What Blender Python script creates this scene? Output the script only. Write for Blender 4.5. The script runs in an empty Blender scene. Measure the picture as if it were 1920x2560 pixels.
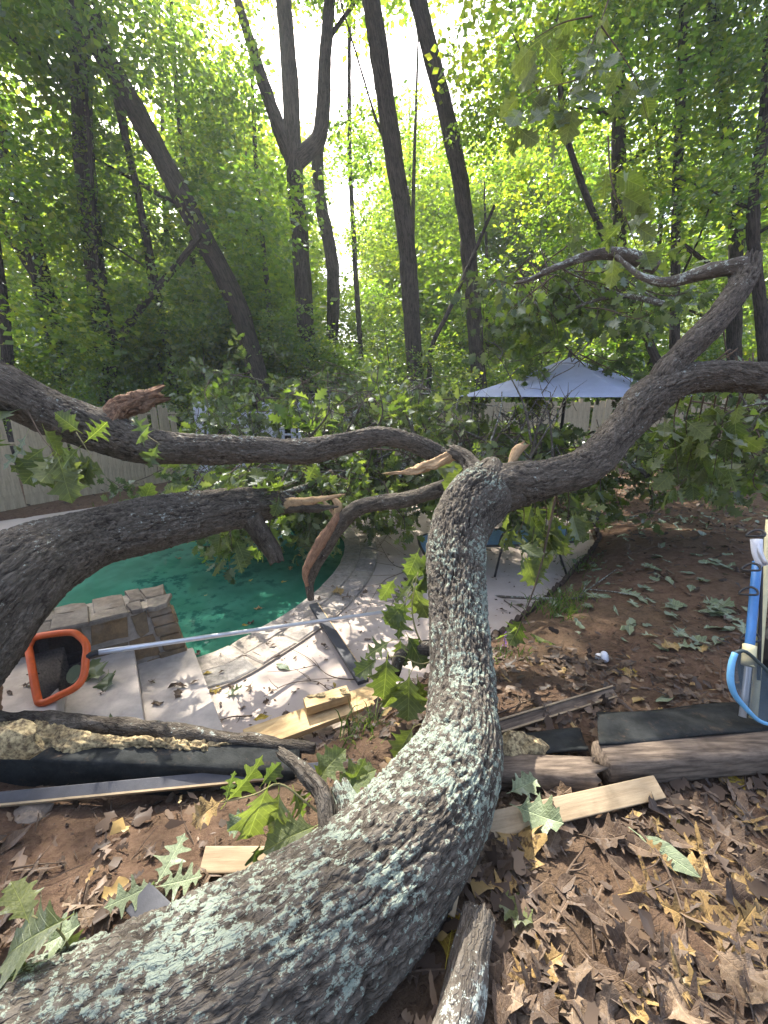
import bpy, bmesh, math, random
import numpy as np
from mathutils import Vector, Matrix

random.seed(7)
RNG = np.random.default_rng(7)
scene = bpy.context.scene
COL = scene.collection
R = math.radians

# ------------------------------------------------------------------ camera
F = 1040.0                      # focal length in pixels of the 1920 x 2560 photograph
PITCH = math.atan(295 / 1040)
CP, SP = math.cos(PITCH), math.sin(PITCH)
CAMZ = 2.15
cam_d = bpy.data.cameras.new('camera')
cam = bpy.data.objects.new('camera', cam_d)
COL.objects.link(cam)
cam.location = (0, 0, CAMZ)
cam.rotation_euler = (math.pi / 2 - PITCH, 0, 0)
cam_d.sensor_fit = 'VERTICAL'
cam_d.angle = 2 * math.atan(1280 / F)
cam_d.clip_start = 0.05
cam_d.clip_end = 800
scene.camera = cam

# ------------------------------------------------------------------ light
SUN_EL, SUN_AZ = 50, -24        # azimuth from +Y, negative towards -X (left of the view)
world = bpy.data.worlds.new('World')
scene.world = world
world.use_nodes = True
wn = world.node_tree
sky = wn.nodes.new('ShaderNodeTexSky')
sky.sky_type = 'NISHITA'
sky.sun_disc = False
sky.sun_elevation = R(SUN_EL)
sky.sun_rotation = R(SUN_AZ)
sky.dust_density = 5.0
sky.air_density = .8
sky.ozone_density = .6
wn.links.new(sky.outputs[0], wn.nodes['Background'].inputs[0])
wn.nodes['Background'].inputs[1].default_value = 0.15
sun_d = bpy.data.lights.new('sun', 'SUN')
sun_d.energy = 4.0
sun_d.angle = R(0.5)
sun_d.color = (1.0, 0.93, 0.82)
sun = bpy.data.objects.new('sun', sun_d)
COL.objects.link(sun)
SDIR = Vector((math.sin(R(SUN_AZ)) * math.cos(R(SUN_EL)), math.cos(R(SUN_AZ)) * math.cos(R(SUN_EL)), math.sin(R(SUN_EL))))
sun.rotation_euler = SDIR.to_track_quat('Z', 'Y').to_euler()
sun.location = SDIR * 60
vs = scene.view_settings
vs.view_transform = 'Standard'
vs.look = 'None'
vs.exposure = 2.1
vs.gamma = 1
vs.use_curve_mapping = False
cy = scene.cycles
cy.max_bounces = 7
cy.diffuse_bounces = 4
cy.glossy_bounces = 3
cy.transmission_bounces = 6
cy.transparent_max_bounces = 8
cy.sample_clamp_indirect = 6
cy.use_denoising = True
cy.volume_bounces = 0
cy.caustics_reflective = False
cy.caustics_refractive = False


# ------------------------------------------------------------------ measuring
def ray(px, py):
    u, v = (px - 960) / F, (py - 1280) / F
    return Vector((u, CP - v * SP, -SP - v * CP))


def at(px, py, zc):            # the place at a depth zc along the view axis
    return Vector((0, 0, CAMZ)) + ray(px, py) * zc


def aty(px, py, y):            # the place at a distance y ahead
    r = ray(px, py)
    return Vector((0, 0, CAMZ)) + r * (y / r.y)


def on(px, py, z=0.0):         # the place on a level z
    r = ray(px, py)
    return Vector((0, 0, CAMZ)) + r * ((z - CAMZ) / r.z)


def proj(p):
    dx, dy, dz = p[0], p[1], p[2] - CAMZ
    zc = dy * CP - dz * SP
    if zc < 0.05:
        return None
    return 960 + F * dx / zc, 1280 + F * (-dz * CP - dy * SP) / zc, zc


# ------------------------------------------------------------------ noise (vectorised)
_perm = np.random.default_rng(3).permutation(256)
_perm = np.concatenate([_perm, _perm, _perm])
_val = np.random.default_rng(4).uniform(-1, 1, 256)


def vn(p):
    p = np.asarray(p, dtype=float)
    i = np.floor(p).astype(int)
    f = p - i
    f = f * f * (3 - 2 * f)
    i &= 255
    out = 0
    for a in (0, 1):
        wa = f[:, 0] if a else 1 - f[:, 0]
        for b in (0, 1):
            wb = f[:, 1] if b else 1 - f[:, 1]
            for c in (0, 1):
                wc = f[:, 2] if c else 1 - f[:, 2]
                h = _perm[(_perm[(_perm[(i[:, 0] + a) & 255] + i[:, 1] + b) & 255] + i[:, 2] + c) & 255]
                out = out + wa * wb * wc * _val[h]
    return out


def fbm(p, o=3):
    p = np.asarray(p, dtype=float)
    s, a = 0, 1.0
    for k in range(o):
        s = s + a * vn(p * 2 ** k + 17.3 * k)
        a *= .5
    return s


# ------------------------------------------------------------------ objects
def mesh(name, verts, faces, mats=None, smooth=False, uv=None, attr=None, fmat=None):
    me = bpy.data.meshes.new(name)
    me.from_pydata([tuple(v) for v in verts], [], [tuple(f) for f in faces])
    for m in (mats if isinstance(mats, (list, tuple)) else [mats]):
        if m:
            me.materials.append(m)
    if smooth:
        me.polygons.foreach_set('use_smooth', [True] * len(me.polygons))
    if fmat is not None:
        me.polygons.foreach_set('material_index', fmat)
    if uv is not None:
        lay = me.uv_layers.new(name='UVMap')
        idx = np.empty(len(me.loops), dtype=np.int32)
        me.loops.foreach_get('vertex_index', idx)
        lay.data.foreach_set('uv', np.asarray(uv, dtype=np.float32)[idx].ravel())
    attr = dict(attr or {})
    if 'ridge' in attr:
        a4 = np.array([q if hasattr(q, '__len__') else (q, 0, 0, 0) for q in attr.pop('ridge')], dtype=np.float32)
        attr['ridge'] = a4[:, 0]
        bk = me.attributes.new('bk', 'FLOAT_VECTOR', 'POINT')
        bk.data.foreach_set('vector', a4[:, 1:].ravel())
    for k, v in attr.items():
        at_ = me.attributes.new(k, 'FLOAT', 'POINT')
        at_.data.foreach_set('value', np.asarray(v, dtype=np.float32))
    me.update()
    return me


def wm(o):
    m = o.matrix_parent_inverse @ o.matrix_basis if o.parent else o.matrix_basis
    return wm(o.parent) @ m if o.parent else m


def link(name, me, parent=None, mtx=None):
    o = bpy.data.objects.new(name, me)
    COL.objects.link(o)
    if mtx is not None:
        o.matrix_basis = mtx
    if parent:
        o.parent = parent
        o.matrix_parent_inverse = wm(parent).inverted()
    return o


def tag(o, label=None, cat=None, group=None, kind=None):
    for k, v in (('label', label), ('category', cat), ('group', group), ('kind', kind)):
        if v:
            o[k] = v
    return o


def thing(name, loc, label, cat, group=None):
    o = bpy.data.objects.new(name, None)
    o.empty_display_size = .1
    COL.objects.link(o)
    o.location = loc
    return tag(o, label, cat, group)


def frame(pos, xdir, ndir, s=1.0):
    x = Vector(xdir).normalized()
    n = Vector(ndir)
    n = n - x * n.dot(x)
    if n.length < 1e-5:
        n = x.orthogonal()
    n.normalize()
    y = n.cross(x)
    m = Matrix((x, y, n)).transposed().to_4x4()
    return Matrix.Translation(pos) @ m @ Matrix.Scale(s, 4)


def rv(s=1.0):
    return Vector((random.gauss(0, 1), random.gauss(0, 1), random.gauss(0, 1))) * s


# ------------------------------------------------------------------ materials
class NT:
    def __init__(s, name):
        s.m = bpy.data.materials.new(name)
        s.m.use_nodes = True
        s.t = s.m.node_tree
        s.t.nodes.clear()
        s.out = s.t.nodes.new('ShaderNodeOutputMaterial')

    def n(s, typ, ins=None, **props):
        nd = s.t.nodes.new('ShaderNode' + typ)
        for k, v in props.items():
            setattr(nd, k, v)
        for k, v in (ins or {}).items():
            sk = nd.inputs[k]
            if isinstance(v, bpy.types.NodeSocket):
                s.t.links.new(v, sk)
            else:
                if isinstance(v, tuple) and len(v) == 3 and sk.type == 'RGBA':
                    v = v + (1,)
                sk.default_value = v
        return nd

    def noise(s, vec, scale, detail=4, rough=.6):
        return s.n('TexNoise', {'Vector': vec, 'Scale': scale, 'Detail': detail, 'Roughness': rough}).outputs[0]

    def ramp(s, fac, stops):
        nd = s.n('ValToRGB', {'Fac': fac})
        el = nd.color_ramp.elements
        while len(el) < len(stops):
            el.new(.5)
        for e, (p, c) in zip(el, stops):
            e.position = p
            e.color = c + (1,) if len(c) == 3 else c
        return nd.outputs[0]

    def mix(s, f, a, b):
        nd = s.n('Mix', data_type='RGBA')
        for k, v in ((0, f), (6, a), (7, b)):
            if isinstance(v, bpy.types.NodeSocket):
                s.t.links.new(v, nd.inputs[k])
            else:
                nd.inputs[k].default_value = v + (1,) if isinstance(v, tuple) and len(v) == 3 else v
        return nd.outputs[2]

    def math(s, op, a, b=0.0, clamp=False):
        return s.n('Math', {0: a, 1: b}, operation=op, use_clamp=clamp).outputs[0]

    def smooth(s, v, lo, hi):
        return s.n('MapRange', {'Value': v, 'From Min': lo, 'From Max': hi}, interpolation_type='SMOOTHSTEP').outputs[0]

    def bump(s, h, strength=.5, dist=.01):
        return s.n('Bump', {'Height': h, 'Strength': strength, 'Distance': dist}).outputs[0]

    def done(s, shader):
        s.t.links.new(shader, s.out.inputs[0])
        return s.m

    def pbr(s, col, rough=.8, normal=None, spec=.3, **kw):
        ins = {'Base Color': col, 'Roughness': rough, 'Specular IOR Level': spec}
        if normal is not None:
            ins['Normal'] = normal
        ins.update(kw)
        return s.done(s.n('BsdfPrincipled', ins).outputs[0])

    def obj(s):
        return s.n('TexCoord').outputs['Object']

    def uv(s):
        return s.n('TexCoord').outputs['UV']

    def rand(s):
        return s.n('ObjectInfo').outputs['Random']

    def attr(s, name):
        return s.n('Attribute', attribute_name=name).outputs['Fac']


def mat_bark(name, lichen, ridge_c=(.17, .14, .115), dark_c=(.04, .029, .021), lich_c=(.27, .32, .26), geo=True):
    t = NT(name)
    o = t.obj()
    bk = t.n('Attribute', attribute_name='bk').outputs['Vector']
    rd = t.attr('ridge')
    n1 = t.noise(o, 70, 5, .7)
    n2 = t.noise(o, 7, 3)
    wv = t.n('VectorMath', {0: t.n('TexNoise', {'Vector': bk, 'Scale': 26.0, 'Detail': 2.0}).outputs['Color'], 1: (.022, .022, .03)}, operation='MULTIPLY').outputs[0]
    q = t.n('VectorMath', {0: bk, 1: wv}, operation='ADD').outputs[0]
    mp = t.n('Mapping', {'Vector': q, 'Scale': (75, 75, 21) if geo else (26, 26, 2.6)}).outputs[0]
    vo = t.math('ABSOLUTE', t.math('SUBTRACT', t.n('TexNoise', {'Vector': mp, 'Scale': 1.0, 'Detail': 2.0}).outputs[0], .5))
    cr = t.smooth(vo, .0, .11)
    f = t.math('ADD', t.math('ADD', t.math('MULTIPLY', rd, .5 if geo else .2), t.math('MULTIPLY', cr, .2 if geo else .45)), t.math('MULTIPLY', n1, .4))
    c = t.ramp(f, [(.38, dark_c), (.72, tuple((a * .55 + b * .45) for a, b in zip(dark_c, ridge_c))), (1.0, ridge_c)])
    c = t.mix(t.smooth(n2, .35, .7), c, t.mix(.45, c, (.095, .082, .064)))
    if lichen:
        big = t.noise(o, 4.0, 3, .6)
        sm = t.noise(o, 40, 5, .7)
        tiny = t.noise(o, 170, 3, .7)
        nz = t.n('SeparateXYZ', {0: t.n('NewGeometry').outputs['Normal']}).outputs[2]
        v = t.math('ADD', t.math('ADD', t.math('MULTIPLY', big, .75), t.math('MULTIPLY', sm, 1.2)),
                   t.math('ADD', t.math('MULTIPLY', rd, .2), t.math('MULTIPLY', tiny, .4)))
        v = t.math('ADD', v, t.math('MULTIPLY', nz, .07))
        if name == 'bark_lichen':          # the crust grows on the lower, older trunk
            v = t.math('SUBTRACT', v, t.math('MULTIPLY', t.smooth(t.n('SeparateXYZ', {0: o}).outputs[2], .85, 1.3), .07))
        m = t.math('MULTIPLY', t.smooth(v, lichen, lichen + .06), .92)
        lc = t.mix(t.noise(o, 90, 2), lich_c, tuple(x * .6 for x in lich_c))
        c = t.mix(m, c, lc)
    h = t.math('ADD', t.math('MULTIPLY', cr, .8), t.math('ADD', n1, t.math('MULTIPLY', t.noise(o, 240, 3), .4)))
    return t.pbr(c, .9, t.bump(h, .8, .006 if geo else .03), .15)


def mat_leaf(name, a, b, c, trans=1.6, tmix=.5, gloss=.06, rough=.5, tcol=None, veins=False, spots=0.0, vk=.38):
    t = NT(name)
    tint = t.attr('tint')
    r = t.rand()
    f = t.math('ADD', t.math('MULTIPLY', tint, .75), t.math('MULTIPLY', r, .3))
    col = t.ramp(f, [(.1, a), (.55, b), (.97, c)])
    nm = None
    if veins:
        o = t.obj()
        sp = t.n('SeparateXYZ', {0: o})
        ay = t.math('ABSOLUTE', sp.outputs[1])
        w = t.math('PINGPONG', t.math('ADD', t.math('MULTIPLY', t.math('SUBTRACT', sp.outputs[0], t.math('MULTIPLY', ay, .85)), 7.5), .5), .5)
        v = t.math('MAXIMUM', t.smooth(w, .07, .0), t.smooth(ay, .016, .004))
        n = t.noise(o, 9, 4, .65)
        col = t.mix(t.math('MULTIPLY', t.smooth(n, .35, .7), .45), col, tuple(x * .5 for x in b))
        if spots:
            col = t.mix(t.math('MULTIPLY', t.smooth(t.noise(o, 6, 3), .56, .62), spots), col, (.06, .035, .02))
        col = t.mix(t.math('MULTIPLY', v, vk), col, tuple(min(1, x * 2.3) for x in c))
        nm = t.bump(t.math('SUBTRACT', n, t.math('MULTIPLY', v, .5)), .5, .02)
    tc = t.n('VectorMath', {0: col, 1: tcol or (1.0 * trans, 1.15 * trans, .45 * trans)}, operation='MULTIPLY').outputs[0]
    ex = {'Normal': nm} if nm else {}
    d = t.n('BsdfDiffuse', dict({'Color': col}, **ex)).outputs[0]
    tr = t.n('BsdfTranslucent', {'Color': tc}).outputs[0]
    m = t.n('MixShader', {0: tmix, 1: d, 2: tr}).outputs[0]
    g = t.n('BsdfGlossy', dict({'Color': (.9, .95, 1.0), 'Roughness': rough}, **ex)).outputs[0]
    fr = t.n('LayerWeight', {'Blend': .25}).outputs[0]
    return t.done(t.n('MixShader', {0: t.math('MULTIPLY', t.math('ADD', fr, .25), gloss), 1: m, 2: g}).outputs[0])


def mat_wood(name, a, b, scale=(3, 60, 60), rough=.75, knots=True):
    t = NT(name)
    v = t.n('Mapping', {'Vector': t.obj(), 'Scale': scale}).outputs[0]
    g = t.noise(v, 1.0, 5, .65)
    n2 = t.noise(t.obj(), 9, 3)
    c = t.mix(t.smooth(g, .3, .7), a, b)
    c = t.mix(t.math('MULTIPLY', t.smooth(n2, .5, .75), .5), c, tuple(x * .55 for x in a))
    return t.pbr(c, rough, t.bump(g, .5, .004), .25)


def mat_plain(name, c, rough=.5, var=.25, scale=12, spec=.4, **kw):
    t = NT(name)
    n = t.noise(t.obj(), scale, 5, .65)
    col = t.mix(t.smooth(n, .3, .75), tuple(x * (1 - var) for x in c), c)
    return t.pbr(col, rough, t.bump(t.noise(t.obj(), scale * 9, 3), .25, .003), spec, **kw)


def _liner():
    t = NT('black_liner')
    o = t.obj()
    n = t.noise(o, 11, 5, .7)
    c = t.mix(t.smooth(n, .3, .7), (.014, .016, .016), (.032, .035, .035))
    c = t.mix(t.math('MULTIPLY', t.smooth(t.noise(o, 16, 6, .75), .55, .72), .8), c, (.085, .06, .042))
    w = t.n('TexWave', {'Vector': o, 'Scale': 55.0, 'Distortion': 1.5}).outputs[0]
    return t.pbr(c, .85, t.bump(t.math('ADD', t.math('MULTIPLY', w, .25), n), .6, .012), .12)


def _fibre(name, a, b):
    t = NT(name)
    bk = t.n('Attribute', attribute_name='bk').outputs['Vector']
    m = t.n('Mapping', {'Vector': bk, 'Scale': (260, 260, 9)}).outputs[0]
    g = t.noise(m, 1.0, 4, .7)
    n = t.noise(t.obj(), 18, 4, .65)
    c = t.mix(t.smooth(g, .3, .7), a, b)
    c = t.mix(t.math('MULTIPLY', t.smooth(n, .45, .7), .6), c, (.12, .07, .045))
    return t.pbr(c, .85, t.bump(g, 1.0, .006), .15)


M = {}
M['bark_lichen'] = mat_bark('bark_lichen', 1.40, (.155, .138, .115), (.018, .014, .011))
M['bark_limb'] = mat_bark('bark_limb', 1.57, (.17, .148, .12), (.016, .012, .009), (.36, .4, .36))
M['bark_tree'] = mat_bark('bark_tree', 0, (.12, .10, .085), (.022, .018, .015), geo=False)
M['bark_grey'] = mat_bark('bark_grey', 1.4, (.2, .18, .155), (.06, .05, .04), (.45, .5, .44))
M['twig'] = mat_plain('twig', (.12, .085, .06), .8, .4, 40, .2)
M['green_twig'] = mat_plain('green_twig', (.22, .2, .09), .7, .3, 40, .2)
M['raw_wood'] = _fibre('raw_wood', (.3, .19, .1), (.5, .36, .21))
M['inner_bark'] = _fibre('inner_bark', (.17, .085, .055), (.38, .24, .15))
M['torn_bark'] = mat_bark('torn_bark', 0, (.3, .18, .11), (.06, .03, .02))
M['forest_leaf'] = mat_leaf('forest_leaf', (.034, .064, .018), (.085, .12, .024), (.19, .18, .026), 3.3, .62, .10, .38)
M['forest_leaf_lit'] = mat_leaf('forest_leaf_lit', (.07, .105, .024), (.12, .155, .028), (.21, .2, .032), 3.1, .64, .06)  # far leaves coloured brighter, standing in for sun from behind
M['oak_leaf'] = mat_leaf('oak_leaf', (.06, .085, .024), (.095, .125, .036), (.145, .16, .055), 1.8, .45, .07, veins=True)
M['spray_leaf'] = mat_leaf('spray_leaf', (.055, .085, .022), (.10, .135, .034), (.165, .185, .058), 2.2, .5, .08)
M['wilted_leaf'] = mat_leaf('wilted_leaf', (.055, .08, .03), (.095, .125, .05), (.17, .19, .09), 1.4, .4, .07)
M['yellow_leaf'] = mat_leaf('yellow_leaf', (.3, .2, .03), (.42, .3, .05), (.5, .38, .06), 1.0, .3, .05, tcol=(1, 1, .6), veins=True, spots=.5)
M['dry_leaf'] = mat_leaf('dry_leaf', (.06, .04, .028), (.125, .086, .058), (.25, .18, .115), .8, .12, .04, .55, tcol=(.9, .8, .5), vk=.16, veins=True, spots=.5)
M['litter_leaf'] = mat_leaf('litter_leaf', (.036, .025, .018), (.092, .063, .044), (.22, .155, .1), .8, .1, .03, .6, tcol=(.9, .8, .5))
M['tan_leaf'] = mat_leaf('tan_leaf', (.24, .15, .06), (.32, .215, .085), (.4, .28, .11), .8, .2, .04, tcol=(.9, .8, .4), vk=.16, veins=True, spots=.8)
M['pale_leaf'] = mat_leaf('pale_leaf', (.125, .165, .085), (.18, .22, .12), (.25, .3, .18), 1.0, .25, .08, tcol=(.8, .8, .5), veins=True)
M['grass'] = mat_leaf('grass', (.05, .09, .02), (.09, .14, .03), (.2, .22, .06), 1.4, .45, .05)
M['orange'] = mat_plain('orange_plastic', (.75, .13, .025), .45, .3, 14)
M['alu'] = mat_plain('aluminium', (.62, .64, .68), .32, .12, 20, .5, Metallic=.55)
M['black'] = mat_plain('black_plastic', (.018, .018, .02), .5, .3, 20)
M['blue'] = mat_plain('blue_paint', (.06, .2, .47), .4, .2, 15)
M['light_blue'] = mat_plain('light_blue_plastic', (.16, .42, .68), .4, .2, 15)
M['sling'] = mat_plain('blue_sling', (.22, .4, .58), .7, .15, 30)
M['cream'] = mat_plain('cream_plastic', (.72, .65, .38), .45, .2, 20)
M['white'] = mat_plain('white_plastic', (.75, .77, .82), .45, .15, 20)
M['bronze'] = mat_plain('dark_metal', (.03, .028, .027), .45, .2, 30)
M['base_green'] = mat_plain('umbrella_base', (.05, .07, .07), .6, .3, 20)
M['canvas'] = mat_plain('lilac_canvas', (.29, .33, .45), .85, .12, 5, .2)
M['pine'] = mat_wood('pine_board', (.42, .28, .13), (.58, .43, .23), (4, 40, 40))
M['weathered'] = mat_wood('weathered_board', (.27, .2, .12), (.4, .31, .195), (4, 50, 50))
M['paint_wood'] = mat_plain('charcoal_paint', (.055, .058, .068), .7, .3, 18)
M['timber'] = mat_wood('landscape_timber', (.06, .045, .034), (.18, .14, .105), (6, 55, 55), .9)
M['plastic_liner'] = _liner()
M['rot'] = mat_wood('rotten_wood', (.07, .048, .03), (.46, .37, .2), (60, 60, 60), .95)
M['picket'] = mat_wood('picket_wood', (.27, .225, .15), (.4, .335, .225), (30, 30, 3), .85)
M['white_picket'] = mat_wood('white_picket', (.42, .43, .46), (.55, .56, .6), (30, 30, 3), .8)
M['edging'] = mat_plain('edging_brown', (.07, .05, .038), .85, .5, 25, .2)
M['flower'] = mat_plain('purple_flower', (.4, .2, .6), .6, .2, 50)


def _patio():
    t = NT('patio_concrete')
    o = t.obj()
    n1, n2, n3 = t.noise(o, 1.3, 4), t.noise(o, 9, 5, .7), t.noise(o, 70, 4, .7)
    c = t.mix(t.smooth(n1, .35, .7), (.40, .335, .285), (.48, .41, .36))
    c = t.mix(t.math('MULTIPLY', t.smooth(n2, .52, .72), .55), c, (.36, .31, .265))
    c = t.mix(t.math('MULTIPLY', t.smooth(n3, .62, .74), .5), c, (.2, .15, .11))
    return t.pbr(c, .85, t.bump(t.math('ADD', n3, n2), .3, .006), .2)


def _dirt():
    t = NT('dirt')
    o = t.obj()
    n1, n2, n3 = t.noise(o, .9, 4), t.noise(o, 14, 6, .75), t.noise(o, 95, 5, .75)
    vor = t.n('TexVoronoi', {'Vector': o, 'Scale': 55.0}).outputs[1]
    c = t.ramp(n2, [(.28, (.07, .043, .03)), (.5, (.155, .097, .067)), (.72, (.26, .172, .12))])
    c = t.mix(t.math('MULTIPLY', t.smooth(n1, .45, .65), .45), c, (.13, .1, .06))
    c = t.mix(t.math('MULTIPLY', t.smooth(n3, .6, .72), .6), c, (.3, .21, .14))
    hs = t.n('HueSaturation', {'Color': vor, 'Saturation': 0.0}).outputs[0]
    c = t.mix(t.math('MULTIPLY', t.smooth(hs, .55, .9), .3), c, (.24, .16, .1))
    return t.pbr(c, .95, t.bump(t.math('ADD', n3, t.math('MULTIPLY', n2, 1.5)), 1.0, .03), .1)


def _water():
    t = NT('pool_water')
    o = t.obj()
    n1, n2 = t.noise(o, 1.4, 4, .65), t.noise(o, 5.5, 4, .7)
    c = t.mix(t.smooth(n1, .35, .65), (.026, .125, .08), (.048, .185, .125))
    m = t.math('MULTIPLY', t.smooth(n2, .5, .62), t.smooth(t.noise(o, .7, 2), .42, .58))
    c = t.mix(t.math('MULTIPLY', m, .85), c, (.006, .06, .047))
    w = t.n('Mapping', {'Vector': o, 'Scale': (1, 1, 1)}).outputs[0]
    b = t.bump(t.noise(w, 6.0, 2), .12, .02)
    return t.pbr(c, .04, b, .55, IOR=1.33)


def _stone(name, cols, sc=18):
    t = NT(name)
    o = t.obj()
    r = t.rand()
    c = t.ramp(r, [(k / max(1, len(cols) - 1), q) for k, q in enumerate(cols)])
    n = t.noise(o, sc, 6, .7)
    c = t.mix(t.smooth(n, .3, .75), t.mix(.55, c, (.05, .045, .04)), c)
    c = t.mix(t.math('MULTIPLY', t.smooth(t.noise(o, 4, 3), .5, .7), .4), c, (.3, .28, .24))
    return t.pbr(c, .85, t.bump(n, .7, .015), .25)


M['patio'] = _patio()
M['dirt'] = _dirt()
M['water'] = _water()
M['cop_stone'] = _stone('coping_stone', [(.33, .28, .22), (.44, .39, .33), (.38, .34, .31), (.48, .4, .32), (.34, .33, .31)])
M['wall_stone'] = _stone('wall_stone', [(.2, .115, .045), (.29, .18, .085), (.22, .17, .11), (.3, .2, .1), (.17, .13, .09)])
M['cap_stone'] = _stone('cap_stone', [(.2, .165, .125), (.28, .24, .19), (.17, .145, .12), (.25, .2, .15)])
M['mortar'] = mat_plain('mortar', (.36, .32, .27), .9, .4, 20, .15)
M['tile'] = mat_plain('pool_tile', (.03, .07, .065), .4, .4, 20)
M['step'] = mat_plain('step_concrete', (.53, .47, .41), .85, .3, 8, .15)
M['rock'] = _stone('rock', [(.2, .15, .11), (.3, .24, .18)], 25)


def _mesh_net():
    t = NT('net_mesh')
    tr = t.n('BsdfTransparent').outputs[0]
    d = t.n('BsdfDiffuse', {'Color': (.012, .012, .016)}).outputs[0]
    n = t.noise(t.obj(), 90, 2)
    return t.done(t.n('MixShader', {0: t.math('ADD', .78, t.math('MULTIPLY', n, .22)), 1: tr, 2: d}).outputs[0])


def _mesh_net2():
    t = NT('grey_net_mesh')
    tr = t.n('BsdfTransparent').outputs[0]
    d = t.n('BsdfDiffuse', {'Color': (.09, .12, .14)}).outputs[0]
    return t.done(t.n('MixShader', {0: .62, 1: tr, 2: d}).outputs[0])


M['net'] = _mesh_net()
M['grey_net'] = _mesh_net2()


# ------------------------------------------------------------------ shapes
def catmull(pts, n):
    """smooth curve through pts (arrays), n samples per span"""
    P = [np.array(p, dtype=float) for p in pts]
    P = [2 * P[0] - P[1]] + P + [2 * P[-1] - P[-2]]
    out = []
    for i in range(1, len(P) - 2):
        for k in range(n):
            t = k / n
            a, b, c, d = P[i - 1], P[i], P[i + 1], P[i + 2]
            out.append(.5 * (2 * b + (c - a) * t + (2 * a - 5 * b + 4 * c - d) * t * t + (3 * b - a - 3 * c + d) * t ** 3))
    out.append(P[-2])
    return np.array(out)


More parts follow.
